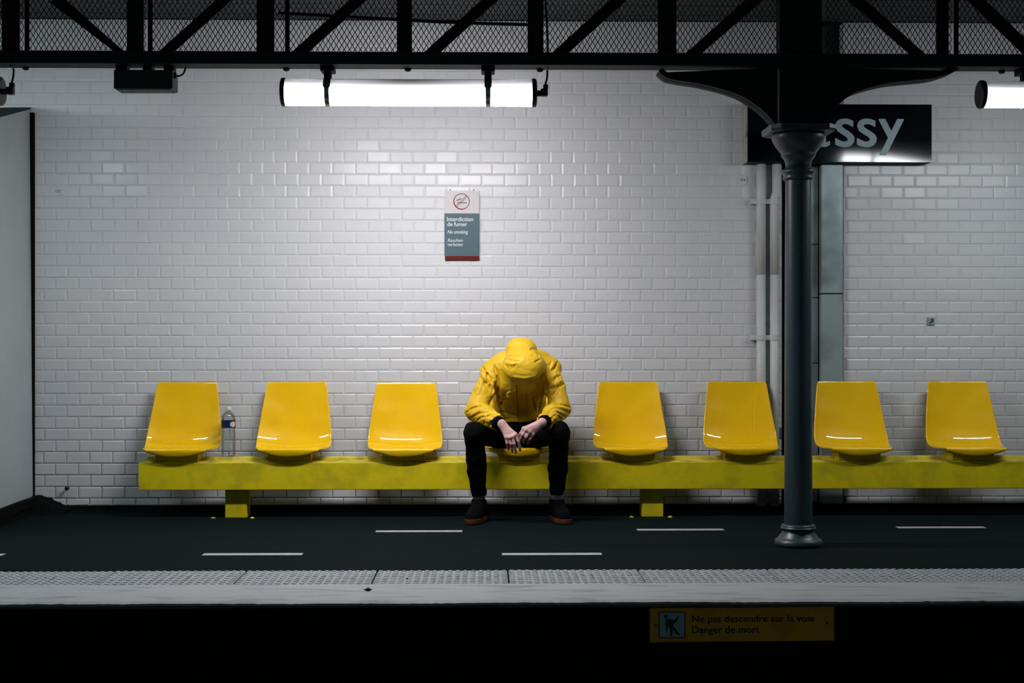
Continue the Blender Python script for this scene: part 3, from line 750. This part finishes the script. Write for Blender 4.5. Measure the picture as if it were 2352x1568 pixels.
# ------------------------------------------------------------------ pipes and duct
def pipe(px_, pxt, label):
    y = WALL-.0312; x = ax(px_, y); r = .030
    t = thing('wall_pipe', label, 'pipe', (x, y, BZ1), 'white pipes beside the column')
    zj = az(630, y); zc1, zc2 = az(462,y), az(775,y); xt = ax(pxt, y)
    zlow = .03
    bm = bmesh.new(); tube(bm, [(x,y,zlow),(x,y,zj-.001)], r, 20); obj('lower_length', bm, M['pipe'], t, True)
    bm = bmesh.new(); tube(bm, [(x,y,zj+.001),(x,y,zc1+.02),(xt,y,zc1+.06),(xt,y,sz0-.001)], r, 20); obj('upper_length', bm, M['pipe'], t, True)
    for zc in (zc1, zc2):
        bm = bmesh.new(); lathe(bm, [(r+.001,zc-.018),(r+.004,zc-.017),(r+.004,zc+.017),(r+.001,zc+.018)], x, y, 20, cap=False)
        box(bm, x-.062, x-.02, y-.010, y-.004, zc-.015, zc+.015); box(bm, x-.0655, x-.0615, y-.011, WALL+.002, zc-.016, zc+.016)
        obj('clamp', bm, M['pipe'], t)
    return t
pipe(1748, 1748, 'white wall pipe farther from the column')
pipe(1779, 1784, 'white wall pipe nearer to the column, bent above its clamp')
y = WALL-.026
dx0, dx1 = ax(1887,y), ax(1936.5,y)
D = thing('cable_duct', 'tall grey metal duct on the wall beside the iron column, below the name sign', 'duct', ((dx0+dx1)/2, y, 0))
zj = az(674, y)
obj('lower_cover', BX(dx0, dx1, y, WALL+.04, .04, zj-.004, bev=.003), M['duct'], D)
obj('upper_cover', BX(dx0, dx1, y, WALL+.04, zj+.004, sz0-.002, bev=.003), M['duct'], D)
obj('joint', BX(dx0+.004, dx1-.004, y+.006, WALL+.035, zj-.006, zj+.006), M['black_plastic'], D)
y = WALL+.06
ex0, ex1 = ax(1808,y), ax(1879,y)
D2 = thing('recess_panel', 'narrow grey panel in the dark recess, mostly hidden behind the column', 'panel', ((ex0+ex1)/2, y, 0))
zz = [.04, az(834,y), az(683,y), az(560,y), sz0-.002]
for a, b in zip(zz, zz[1:]):
    obj('panel', BX(ex0, ex1, y, WALL+.112, a+.003, b-.003), M['duct'], D2)

# ------------------------------------------------------------------ danger sign on the platform face
dY = 5.975
D3 = thing('danger_sign', 'orange warning plate with walking figure on the black platform face', 'sign', (ax(1704,dY), dY, az(1474,dY)))
q = [(1493,1474.5),(1916,1470.5),(1916,1393),(1493,1397)]
poly = [(at(a,b,dY)[0], at(a,b,dY)[2]) for a, b in q]
bm = bmesh.new(); prism(bm, poly, dY, 5.992); obj('plate', bm, M['danger'], D3)
for s, x0_, x1_, y0_, y1_ in (('Ne pas descendre sur la voie',1590,1869.5,1434.5,1414.5),('Danger de mort',1590,1744,1460,1439.5)):
    bm = text_bm(s, ax(x0_,dY), ax(x1_,dY), az(y0_,dY), az(y1_,dY), dY-.0004, bold=.022, depth=.0008); obj('lettering', bm, M['print_dark'], D3)
obj('symbol_border', BX(ax(1512.5,dY), ax(1574.5,dY), dY-.0008, dY, az(1466.5,dY), az(1405,dY)), M['print_dark'], D3)
obj('symbol_panel', BX(ax(1515,dY), ax(1572,dY), dY-.0014, dY-.0004, az(1464,dY), az(1407.5,dY)), M['danger_blue'], D3)
def fig(px): 
    bm = bmesh.new(); prism(bm, [(at(1460+a/4.704, 1360+b/4.704, dY)[0], at(1460+a/4.704, 1360+b/4.704, dY)[2]) for a, b in px], dY-.0022, dY-.0012); return bm
fo = obj('walking_figure', fig([(330,290),(380,285),(420,300),(440,265),(465,255),(450,315),(415,330),(405,360),(480,455),(455,462),(405,405),(390,470),(368,465),(372,395),(350,370),(335,440),(330,375),(318,345)]), M['print_dark'], D3)
obj('figure_head', fig([(325+20*math.cos(t*PI/5), 258+20*math.sin(t*PI/5)) for t in range(10)]), M['print_dark'], D3)
for a in ((1506,1435),(1900,1430)):
    p = at(*a, dY); bm = bmesh.new(); bmesh.ops.create_uvsphere(bm, u_segments=8, v_segments=6, radius=.0055, matrix=Matrix.Translation(p)); obj('screw', bm, M['print_dark'], D3)

# ------------------------------------------------------------------ litter
def litter(px_, py_, Y, s, label):
    p = at(px_, py_, Y)
    bm = bmesh.new(); bmesh.ops.create_icosphere(bm, subdivisions=2, radius=1)
    for v_ in bm.verts: v_.co = Vector((p[0]+v_.co.x*s*(1+.4*math.sin(v_.co.y*5)), Y+v_.co.y*s*.7, .003+s*.38+v_.co.z*s*.4*(1+.5*math.sin(v_.co.x*4+1))))
    return tag(obj('litter', bm, M['litter'], smooth=False), label, 'litter')
litter(845, 1359, 6.21, .016, 'black scrap of litter on the white platform edge')
litter(935, 1332, 6.52, .0065, 'tiny black speck of litter on the studded paving')

# ==================================================================  the seated person (implicit surfaces -> meshes)
class Field:
    def __init__(s, lo, hi, h):
        s.lo = np.array(lo, float); s.h = h
        s.n = np.ceil((np.array(hi)-s.lo)/h).astype(int)+1
        s.d = np.full(s.n, .25, np.float32)
        s.ax = [s.lo[i]+h*np.arange(s.n[i]) for i in range(3)]
    def sub(s, lo, hi, m):
        a = np.clip(np.floor((np.array(lo)-m-s.lo)/s.h).astype(int), 0, s.n-1)
        b = np.clip(np.ceil((np.array(hi)+m-s.lo)/s.h).astype(int)+1, 1, s.n)
        sl = tuple(slice(a[i], b[i]) for i in range(3))
        P = np.meshgrid(s.ax[0][sl[0]], s.ax[1][sl[1]], s.ax[2][sl[2]], indexing='ij', sparse=True)
        return sl, P
    @staticmethod
    def cap(P, a, b, ra, rb, sq=(1,1,1)):
        a = np.array(a, float); b = np.array(b, float); ba = b-a
        X = [(P[i]-a[i]) for i in range(3)]
        t = np.clip((X[0]*ba[0]+X[1]*ba[1]+X[2]*ba[2])/max(ba@ba, 1e-9), 0, 1)
        d = np.sqrt(sum(((X[i]-t*ba[i])/sq[i])**2 for i in range(3)))
        return (d-(ra+t*(rb-ra))).astype(np.float32)
    @staticmethod
    def ell(P, c, r, R=None):
        X = [P[i]-c[i] for i in range(3)]
        if R is not None: X = [R[0][i]*X[0]+R[1][i]*X[1]+R[2][i]*X[2] for i in range(3)]
        k0 = np.sqrt(sum((X[i]/r[i])**2 for i in range(3))); k1 = np.sqrt(sum((X[i]/r[i]**2)**2 for i in range(3)))+1e-9
        return (k0*(k0-1)/k1).astype(np.float32)
    def union(s, sl, d, k):
        cur = s.d[sl]
        if k > 0:
            h = np.maximum(k-np.abs(cur-d), 0)/k; s.d[sl] = np.minimum(cur, d)-h*h*k*.25
        else: s.d[sl] = np.minimum(cur, d)
    def cut(s, sl, d, k):
        cur = s.d[sl]; d = -d
        h = np.maximum(k-np.abs(cur-d), 0)/k; s.d[sl] = np.maximum(cur, d)+h*h*k*.25
    def capsule(s, a, b, ra, rb=None, k=.02, op='union', sq=(1,1,1)):
        rb = ra if rb is None else rb; R = max(ra, rb)*max(sq)
        lo = np.minimum(a, b)-R; hi = np.maximum(a, b)+R
        sl, P = s.sub(lo, hi, k+.04); d = s.cap(P, a, b, ra, rb, sq)
        (s.union if op == 'union' else s.cut)(sl, d, k)
    def ellipsoid(s, c, r, k=.02, op='union', R=None):
        m = max(r); sl, P = s.sub(np.array(c)-m, np.array(c)+m, k+.04); d = s.ell(P, c, r, R)
        (s.union if op == 'union' else s.cut)(sl, d, k)
    def value(s, p):
        i = np.round((np.array(p)-s.lo)/s.h).astype(int)
        if (i < 0).any() or (i >= s.n).any(): return 1
        return s.d[tuple(i)]
    def hit(s, px, py, y0=None, y1=None):
        y = s.lo[1] if y0 is None else y0; e = s.ax[1][-1] if y1 is None else y1
        while y < e:
            p = at(px, py, y)
            if s.value(p) < 0: return np.array(p)
            y += s.h*.5
        return None
    def fold(s, pts, r, k=.006, op='cut', depth=0.0):
        """a crease (cut) or ridge (union) drawn along picture points that lie on the cloth"""
        H = []
        for i in range(len(pts)-1):
            n = max(2, int(math.hypot(pts[i+1][0]-pts[i][0], pts[i+1][1]-pts[i][1])/6)+1)
            for t in np.linspace(0, 1, n, endpoint=(i == len(pts)-2)):
                q = s.hit(pts[i][0]+t*(pts[i+1][0]-pts[i][0]), pts[i][1]+t*(pts[i+1][1]-pts[i][1]))
                if q is not None: H.append(q+np.array([0, depth, 0]))
        for j, (a, b) in enumerate(zip(H, H[1:])):
            if np.linalg.norm(a-b) > .05: continue
            m = len(H)-1; f0 = .35+.65*math.sin(PI*min(max((j+.3)/m, .02), .98)); f1 = .35+.65*math.sin(PI*min(max((j+1.3)/m, .02), .98))
            s.capsule(a, b, r*f0, r*f1, k=k, op=op)
    def crumple(s, amp, scale, seed=0, n=10, ridge=True, box=None):
        g = np.random.default_rng(seed); near = slice(None)
        P = np.meshgrid(*s.ax, indexing='ij', sparse=True); acc = 0
        mask = np.abs(s.d) < .03
        idx = np.nonzero(mask); p = np.stack([s.ax[i][idx[i]] for i in range(3)], 1)
        v = np.zeros(len(p))
        for q in range(n):
            kdir = g.normal(size=3); kdir /= np.linalg.norm(kdir); f = scale*g.uniform(.6, 1.6); ph = g.uniform(0, 6.28)
            wv = np.sin(p@kdir*f+ph+1.3*np.sin(p@g.normal(size=3)*scale*.5+ph))
            v += (1-2*np.abs(wv)) if ridge else wv
        s.d[idx] += (amp*v/math.sqrt(n)).astype(np.float32)
    def mesh(s, name):
        d = s.d; n = d.shape; ins = d < 0
        c = np.zeros((n[0]-1, n[1]-1, n[2]-1), np.uint8)
        for i in (0,1):
            for j in (0,1):
                for k in (0,1): c += ins[i:n[0]-1+i, j:n[1]-1+j, k:n[2]-1+k]
        act = (c > 0) & (c < 8); I = np.stack(np.nonzero(act), 1); N = len(I)
        idx = np.full(act.shape, -1, np.int64); idx[tuple(I.T)] = np.arange(N)
        off = np.array([(i,j,k) for i in (0,1) for j in (0,1) for k in (0,1)])
        val = np.stack([d[tuple((I+o).T)] for o in off], 1)
        acc = np.zeros((N,3)); cnt = np.zeros(N)
        for a in range(8):
            for b in range(a+1, 8):
                if np.abs(off[a]-off[b]).sum() != 1: continue
                va, vb = val[:,a], val[:,b]; m = (va < 0) != (vb < 0)
                t = np.zeros(N); t[m] = va[m]/(va[m]-vb[m])
                acc[m] += (off[a]+t[:,None]*(off[b]-off[a]))[m]; cnt[m] += 1
        V = s.lo+s.h*(I+acc/cnt[:,None])
        F = []
        for axis in range(3):
            u, w_ = [(1,2),(2,0),(0,1)][axis]
            sl0 = [slice(None)]*3; sl1 = [slice(None)]*3; sl0[axis] = slice(0,-1); sl1[axis] = slice(1,None)
            ch = ins[tuple(sl0)] != ins[tuple(sl1)]
            E = np.stack(np.nonzero(ch), 1)
            E = E[(E[:,u] > 0) & (E[:,w_] > 0) & (E[:,u] < n[u]-1) & (E[:,w_] < n[w_]-1)]
            first = ins[tuple(E.T)]
            def cell(du, dw):
                q = E.copy(); q[:,u] -= du; q[:,w_] -= dw; return idx[tuple(q.T)]
            Q = np.stack([cell(1,1), cell(0,1), cell(0,0), cell(1,0)], 1)
            Q[~first] = Q[~first][:, ::-1]
            F.append(Q)
        F = np.concatenate(F); F = F[(F >= 0).all(1)]
        me = bpy.data.meshes.new(name)
        me.vertices.add(len(V)); me.vertices.foreach_set('co', V.astype(np.float32).ravel())
        me.loops.add(len(F)*4); me.loops.foreach_set('vertex_index', F.astype(np.int32).ravel())
        me.polygons.add(len(F)); me.polygons.foreach_set('loop_start', np.arange(0, len(F)*4, 4, dtype=np.int32))
        me.update(calc_edges=True); me.validate()
        me.polygons.foreach_set('use_smooth', [True]*len(me.polygons))
        return me
A3 = lambda px, py, Y: np.array(at(px, py, Y))
person = thing('person', 'person in a yellow hooded jacket and black trousers bent forward on a seat, hands hanging', 'person', (ax(1190,8.7), 8.7, 0))

# ---- body: one continuous surface with face and five-fingered hands
hip_c = A3(1190, 0, 8.885); hip_c[2] = .54
LHIP, RHIP = np.array([hip_c[0]-.095, 8.87, .515]), np.array([hip_c[0]+.095, 8.87, .515])
LKN, RKN = A3(1089.5, 993, 8.46), A3(1284.5, 992, 8.46)
LAN, RAN = A3(1100, 1150, 8.60), A3(1279, 1148, 8.60)
LSH, RSH = A3(1130, 862, 8.72), A3(1262, 853, 8.72)
LEL, REL = A3(1093, 945, 8.585), A3(1287, 941, 8.585)
LWR, RWR = A3(1152, 973, 8.385), A3(1246, 969.5, 8.385)
HEAD = A3(1203, 836, 8.575); HEAD[2] = .972
F_ = Field((LEL[0]-.10, 8.28, .0), (REL[0]+.10, 9.05, 1.09), .0036)
F_.ellipsoid(hip_c, (.15,.11,.10), .03)
F_.capsule(hip_c+[0,0,.02], A3(1196,880,8.80), .095, .095, .04, sq=(1.15,.85,1))
F_.capsule(LSH+[.03,0,-.01], RSH+[-.03,0,-.01], .052, .052, .05)
F_.capsule(A3(1198,858,8.72), HEAD, .05, .05, .03)
fd = np.array([0,-.50,-.866]); fu = np.array([0,-.866,.50]); fr_ = np.array([1.,0,0])   # face down, crown forward
F_.ellipsoid(HEAD, (.070,.088,.084), .02)                      # skull
fz = HEAD+fd*.034-fu*.022
F_.ellipsoid(fz, (.054,.056,.048), .03)
F_.capsule(fz+fd*.040+fu*.018, fz+fd*.058-fu*.006, .008, .012, .010)   # nose
for sx in (-1, 1):
    F_.ellipsoid(fz+fd*.044+fu*.020+fr_*sx*.026, (.013,.010,.010), .006, 'cut')  # eye sockets
    F_.ellipsoid(fz+fd*.036+fu*.020+fr_*sx*.026, (.011,.010,.010), .003)         # eyes
    F_.ellipsoid(HEAD+fr_*sx*.072-fu*.015, (.010,.022,.028), .006)               # ears
F_.capsule(fz+fd*.044-fu*.026-fr_*.018, fz+fd*.044-fu*.026+fr_*.018, .006, .006, .005) # mouth
F_.capsule(fz+fd*.030-fu*.046, fz+fd*.032-fu*.046, .016, .016, .015)               # chin
for HP, KN, AN in ((LHIP,LKN,LAN),(RHIP,RKN,RAN)):
    F_.capsule(HP, KN, .075, .050, .03); F_.capsule(KN, AN, .046, .025, .02)
    F_.capsule(AN, [AN[0]+(-.028 if AN is LAN else .022), AN[1]-.06, .066], .024, .021, .01)
for SH, EL, WR in ((LSH,LEL,LWR),(RSH,REL,RWR)):
    F_.capsule(SH, EL, .046, .036, .03); F_.capsule(EL, WR, .036, .026, .02)
def hand(WR, palm, knuck, fingers, thumb):
    """palm: list of (px,py,Y,r); knuck->fingertips chains of (px,py,Y)"""
    pts = [A3(*p[:3]) for p in palm]
    for kx in knuck:
        F_.capsule(WR, A3(*kx), .0205, .0095, .014)
    for a, b in zip(knuck, knuck[1:]): F_.capsule(A3(*a), A3(*b), .0088, .0088, .010)
    for ch in fingers:
        c = [A3(*p) for p in ch]; rr = np.linspace(.0094, .0072, len(c))
        for i in range(len(c)-1): F_.capsule(c[i], c[i+1], rr[i], rr[i+1], .003)
        F_.ellipsoid(c[0]+[0,-.002,.0], (.0105,.0100,.0105), .006)
    c = [A3(*p) for p in thumb]
    for i in range(len(c)-1): F_.capsule(c[i], c[i+1], (.0155,.0112,.010)[i], (.0112,.010,.0075)[i], .008)
YH = 8.36
hand(LWR, [], [(1162,1003,YH-.010),(1169.5,1004.5,YH-.016),(1177.5,1002.5,YH-.018),(1184.5,997,YH-.012)],
  [[(1162,1004,YH-.010),(1164.5,1017,YH-.012),(1166.5,1026,YH+.002),(1168,1032,YH+.016)],
   [(1169.5,1005,YH-.016),(1173,1019,YH-.018),(1175.5,1031,YH-.004),(1177,1037.5,YH+.012)],
   [(1177.5,1003,YH-.018),(1181,1019,YH-.022),(1183.5,1032,YH-.008),(1185,1039.5,YH+.008)],
   [(1184.5,998,YH-.012),(1190.5,1013,YH-.016),(1193.5,1026,YH-.006),(1194.5,1034,YH+.006)]],
  [(1163,985,YH+.02),(1180,997,YH+.040),(1188,1008,YH+.044),(1190,1015,YH+.040)])
hand(RWR, [], [(1223,997,YH-.004),(1216,991.5,YH-.014),(1208.5,987,YH-.016),(1202.5,983.5,YH-.008)],
  [[(1223,998,YH-.004),(1217,1008,YH-.006),(1213,1014,YH+.010),(1212,1018,YH+.024)],
   [(1216,992,YH-.014),(1208.5,1003,YH-.016),(1203,1010.5,YH+.002),(1202,1016,YH+.020)],
   [(1208.5,987.5,YH-.016),(1200.5,998,YH-.018),(1196,1007,YH-.002),(1195.5,1013,YH+.016)],
   [(1202.5,984,YH-.008),(1196,995,YH-.010),(1191.5,1002,YH+.004),(1190.5,1008,YH+.018)]],
  [(1232,984,YH+.02),(1217,991,YH+.044),(1209,999,YH+.052),(1206,1006,YH+.052)])
obj('body', F_.mesh('body'), M['skin'], person)

# ---- trousers
T_ = Field((LKN[0]-.12, 8.32, .10), (RKN[0]+.12, 9.12, .75), .0062)
T_.ellipsoid([hip_c[0], 8.885, .535], (.165,.120,.103), .03)
for HP, KN, AN in ((LHIP,LKN,LAN),(RHIP,RKN,RAN)):
    T_.capsule(HP, KN, .092, .059, .03)
    s_ = 1 if KN[0] < hip_c[0] else -1
    mid = KN*.45+AN*.55; mid[1] += .005
    T_.capsule(KN, mid, .058, .053, .015); low = AN+[0,.0,.03]; T_.capsule(mid, low, .052, .041, .02)
    sl, P = T_.sub(AN-.12, AN+.12, 0)
    hem = AN[2]+.034
    T_.cut(sl, np.broadcast_to((P[2]-hem).astype(np.float32), T_.d[sl].shape), .004)
T_.crumple(.0034, 45, 3)
obj('trousers', T_.mesh('trousers'), M['trousers'], person)

# ---- jacket (torso and sleeves)
J = Field((LEL[0]-.13, 8.28, .50), (REL[0]+.13, 9.10, 1.10), .0040)
J.capsule([hip_c[0]-.02, 8.895, .605], [hip_c[0]+.02, 8.895, .605], .130, .130, .04, sq=(1.12,.85,.75))
J.capsule([hip_c[0], 8.885, .64], A3(1196, 885, 8.79), .145, .145, .04, sq=(1.12,.82,1))
J.capsule(A3(1127,857,8.715), A3(1264,847,8.715), .061, .061, .03); J.capsule(A3(1128,855,8.715), A3(1166,828,8.71), .058, .060, .03); J.capsule(A3(1263,845,8.715), A3(1238,830,8.71), .058, .060, .03)
J.capsule(A3(1158,842,8.71), A3(1238,838,8.71), .070, .070, .05)
J.capsule(A3(1155,885,8.71), A3(1240,880,8.71), .070, .070, .05)
for SH, EL, WR, s_ in ((A3(1131,862,8.69),A3(1094,944,8.575),A3(1137,966.5,8.435),1),(A3(1261,853,8.69),A3(1285.5,940,8.575),A3(1256,964.5,8.435),-1)):
    mid = (SH+EL)/2+[-.008*s_,0,0]
    J.capsule(SH, mid, .062, .061, .015); J.capsule(mid, EL, .060, .060, .015)
    m2 = EL*.45+WR*.55
    J.capsule(EL, m2, .060, .057, .015); J.capsule(m2, WR, .056, .043, .02)
    axis = (WR-EL)/np.linalg.norm(WR-EL); s1 = np.cross(axis, [0,0,1.]); s1 /= np.linalg.norm(s1); s2 = np.cross(axis, s1)
    for q in range(13):                         # cloth gathered by the elastic cuff
        t = q*2*PI/13+.25*math.sin(q*2.3); dr = s1*math.cos(t)+s2*math.sin(t); L0 = .045+.022*math.sin(q*1.7)
        J.capsule(WR-axis*L0+dr*.048, WR+axis*.022+dr*.041, .0035, .0072, .006)
# gaps between sleeve and body stay open; broad hanging folds, then creases drawn where the photo shows them
J.crumple(.0036, 22, 5, 8); J.crumple(.0008, 80, 9, 8)
for pts, r in (([(1143,872),(1141,890),(1142,905),(1148,925),(1154,948),(1160,962)],.016),([(1252,868),(1248,890),(1244,912),(1240,930),(1237,946)],.016)): J.fold(pts, r, k=.012, op='cut')
cr = [([(1108,842),(1116,858),(1121,868)],.007),([(1113,850),(1124,868),(1135,888)],.009),([(1134,838),(1141,858),(1144,890),(1141,905)],.010),
      ([(1100,862),(1112,878),(1122,898)],.008),([(1112,872),(1122,890),(1130,905)],.009),([(1126,885),(1132,898),(1136,906)],.012),
      ([(1070,948),(1085,938),(1108,930),(1125,928)],.006),([(1078,962),(1095,950),(1120,946),(1138,950)],.006),([(1088,972),(1105,958),(1125,955)],.006),
      ([(1112,976),(1113,962),(1124,953),(1140,951)],.005),([(1122,980),(1128,968),(1134,962)],.006),([(1130,982),(1134,974)],.005),([(1140,962),(1134,955)],.005),([(1145,960),(1141,954)],.005),
      ([(1148,930),(1160,918),(1185,916)],.010),([(1150,945),(1165,950),(1186,954)],.011),([(1145,908),(1155,914),(1170,905)],.008),([(1168,898),(1160,905),(1152,918)],.007),
      ([(1259,838),(1260,860),(1259,890),(1254,918)],.009),([(1266,832),(1262,845)],.007),([(1282,830),(1272,848),(1268,862)],.008),([(1276,838),(1266,852)],.008),
      ([(1287,862),(1275,868),(1264,880)],.008),([(1300,880),(1286,884),(1278,900),(1266,908)],.011),([(1280,886),(1268,892),(1262,905)],.010),
      ([(1310,935),(1295,930),(1282,928),(1268,932)],.006),([(1308,948),(1292,940),(1275,936),(1255,944)],.007),([(1300,958),(1288,950),(1275,944)],.006),([(1276,970),(1272,956),(1262,946),(1240,948)],.005),([(1262,972),(1256,962)],.005),([(1268,968),(1260,955)],.005),([(1252,965),(1248,955)],.005),([(1290,964),(1282,955)],.006),
      ([(1237,880),(1232,910),(1236,935)],.009),([(1228,895),(1225,925),(1232,950)],.007),([(1210,900),(1208,940)],.005)]
for pts, r in cr: J.fold(pts, r*1.3, k=.003, op='cut', depth=.002)
rd = [([(1118,852),(1106,880),(1094,915)],.007),([(1140,850),(1134,875),(1126,900)],.007),([(1268,848),(1280,872),(1288,900)],.007),([(1150,915),(1166,902),(1182,898)],.007),([(1212,905),(1218,935),(1214,960)],.007),([(1105,856),(1118,876),(1128,895)],.005),([(1128,846),(1138,872),(1140,895)],.006),([(1160,912),(1175,908)],.006),([(1080,955),(1102,942),(1122,938)],.005),([(1092,966),(1112,953)],.004),
      ([(1276,856),(1268,872)],.005),([(1296,870),(1284,876),(1272,890)],.005),([(1305,940),(1285,934)],.004),([(1298,952),(1280,942)],.004)]
for pts, r in rd: J.fold(pts, r, k=.010, op='union', depth=.002)
sl, P = J.sub([hip_c[0]-.115, 8.58, .50], [hip_c[0]+.115, 9.1, .60], 0)
J.cut(sl, np.broadcast_to((P[2]-.573-.02*np.cos((P[0]-hip_c[0])*9)).astype(np.float32), J.d[sl].shape), .006)
jk = obj('jacket', J.mesh('jacket'), M['jacket'], person)
# zip line and flap
H = [J.hit(a, b) for a, b in ((1187,884),(1187.5,900),(1188,915),(1188.5,930),(1188.8,945),(1189,960),(1189.2,972))]
H = [h for h in H if h is not None]
bm = bmesh.new(); tube(bm, [tuple(h+[0,-.0030,0]) for h in H], .0026, 6); o = obj('zip', bm, M['jacket_seam'], person); 
hem = [J.hit(a, b) for a, b in ((1160,976),(1175,977),(1189,978),(1205,978),(1222,976))]

# ---- hood (own piece: crown, brim, open underside)
Hd = Field((ax(1150,8.5)-.10, 8.26, .80), (ax(1257,8.5)+.10, 8.86, 1.16), .0042)
Hd.capsule(A3(1197,803,8.60), A3(1203.5,846,8.53), .062, .136, .02, sq=(1,1.0,1))
Hd.capsule(A3(1184,800,8.60), A3(1211,800,8.60), .052, .050, .03)
Hd.capsule(A3(1203,842,8.60), A3(1200,838,8.72), .115, .085, .05)
# cut by the opening plane (falls towards the front) and hollow it
sl, P = Hd.sub(Hd.lo, Hd.lo+Hd.h*(Hd.n-1), 0)
xc = ax(1204,8.4)
zc_ = az(877,8.385)
plane = (P[2]-(zc_+np.minimum((P[1]-8.385)*.42,.055)+((P[0]-xc)/.155)**2*.036)).astype(np.float32)   # below -> negative
front = (P[1]-8.90).astype(np.float32)
reg = np.maximum(plane, front+0*plane)                    # region below the plane in front of the neck
Hd.cut(sl, np.broadcast_to(reg, Hd.d.shape)*.9, .006)
Hd.crumple(.0032, 24, 21, 8); Hd.crumple(.0007, 80, 22, 8)
hc = [([(1153,824),(1168,825),(1180,828),(1190,829)],.009),([(1165,820),(1176,815),(1188,822)],.006),
      ([(1218,803),(1224,800),(1230,802)],.010),([(1221,817),(1226,813)],.007),([(1228,832),(1236,828),(1244,824)],.007),([(1188,831),(1181,842),(1172,851)],.0045),([(1231,795),(1236,815),(1240,828)],.006),([(1172,806),(1178,801)],.005),([(1160,838),(1165,846)],.006)]
for pts, r in hc: Hd.fold(pts, r*.95, k=.003, op='cut')
hr = [([(1160,832),(1175,836),(1188,834)],.005),([(1226,809),(1234,812)],.005),([(1178,864),(1204,868),(1228,864)],.003)]
for pts, r in hr: Hd.fold(pts, r, k=.010, op='union', depth=.002)
# hollow
Hd.ellipsoid(A3(1203,860,8.515)+[0,0,-.012], (.112,.098,.080), .006, 'cut')
hood = obj('hood', Hd.mesh('hood'), M['jacket'], person)

# ---- cuffs, drawstrings
for a, b, r0 in ((A3(1141,969,8.425), A3(1148.5,973.5,8.375), .034), (A3(1253.5,966.5,8.425), A3(1248.5,970.5,8.375), .034)):
    bm = bmesh.new(); d = (b-a); 
    tube(bm, [tuple(a), tuple(a+d*.3), tuple(a+d*.8), tuple(b), tuple(b-d*.05), tuple(b-d*.08)], [.036,.042,.0425,.039,.035,.020], 24); obj('cuff', bm, M['knit'], person, True)
for pts, tg in (([(1173,870),(1174,878),(1175,886),(1174.5,891)], (1173,893)), ([(1219,868),(1219,873)], (1218,876))):
    q = [J.hit(*p) for p in pts]; q = [h+[0,-.006,0] for h in q if h is not None]
    if len(q) > 1:
        bm = bmesh.new(); tube(bm, [tuple(h) for h in q], .0018, 6); o = obj('drawstring', bm, M['cord'], person)
        e = J.hit(*tg); e = e if e is not None else q[-1]
        bm = bmesh.new(); bmesh.ops.create_uvsphere(bm, u_segments=10, v_segments=8, radius=.0075, matrix=Matrix.Translation(tuple(e+[0,-.008,0]))); t_ = obj('toggle', bm, M['toggle'], None, True); t_.parent = o; t_.matrix_parent_inverse = o.matrix_parent_inverse.copy(); t_.matrix_parent_inverse = Matrix.Translation(-Vector(person.location)); t_.matrix_parent_inverse = Matrix()

# ---- socks and shoes
for AN, heel, toe in ((LAN, A3(1107,1190,8.665), A3(1083,1198,8.475)), (RAN, A3(1277,1190,8.665), A3(1297.5,1198,8.475))):
    bm = bmesh.new(); tube(bm, [tuple(AN+[0,0,.05]), tuple(AN+[0,0,.02]), tuple(AN+[0,.005,-.01]), (AN[0],AN[1]+.01,.10)], [.034,.036,.036,.036], 20); obj('sock', bm, M['sock'], person, True)
    heel = np.array([heel[0], heel[1], .07]); toe = np.array([toe[0], toe[1], .058])
    lo = np.minimum(heel, toe)-.12; hi = np.maximum(heel, toe)+.12; lo[2] = .0; hi[2] = .20
    K = Field(lo, hi, .004)
    dirv = (toe-heel); dirv[2] = 0; dirv /= np.linalg.norm(dirv); side = np.array([-dirv[1], dirv[0], 0])
    ball = heel*.32+toe*.68
    K.capsule(heel+[0,0,-.015], [AN[0], AN[1]+.012, .128], .043, .038, .02)
    K.capsule([AN[0], AN[1]-.0, .102], ball+[0,0,-.005], .045, .040, .03); K.capsule(ball+[0,0,-.012], toe+[0,0,-.020], .045, .038, .02); K.capsule(heel+[0,0,-.02], ball+[0,0,-.015], .042, .046, .02)
    sl, P = K.sub(K.lo, K.lo+K.h*(K.n-1), 0)
    K.cut(sl, np.broadcast_to((P[2]-.031).astype(np.float32), K.d.shape), .002)
    K.cut(sl, np.broadcast_to((.140-P[2]).astype(np.float32), K.d.shape), .006)
    sh = obj('shoe', K.mesh('shoe'), M['shoe'], person)
    K2 = Field(lo-[0,0,.01], hi, .004)
    sl, P = K2.sub(K2.lo, K2.lo+K2.h*(K2.n-1), 0)
    h2 = np.array([heel[0],heel[1],0]); t2 = np.array([toe[0],toe[1],0]); b2 = h2*.32+t2*.68
    P0 = [P[0], P[1], P[2]*0]
    d2 = np.minimum(K2.cap(P0, h2, b2, .045, .050), K2.cap(P0, b2, t2, .050, .042))
    K2.d[sl] = np.maximum(d2, np.maximum(P[2]-.034, .003-P[2])).astype(np.float32)
    so = obj('sole', K2.mesh('sole'), M['sole']); so.parent = sh
    so.matrix_parent_inverse = Matrix()
    for q in range(3):
        c = np.array([AN[0],AN[1],.118])*(1-.22*(q+1))+ball*(.22*(q+1)); c[2] = .125-.018*q
        bm = bmesh.new(); tube(bm, [tuple(c-side*.022+[0,0,-.002]+dirv*.004), tuple(c+dirv*.008+[0,0,.010-.0*q]), tuple(c+side*.022+[0,0,-.002]+dirv*.004)], .0028, 6); l_ = obj('lace', bm, M['shoe']); l_.parent = sh
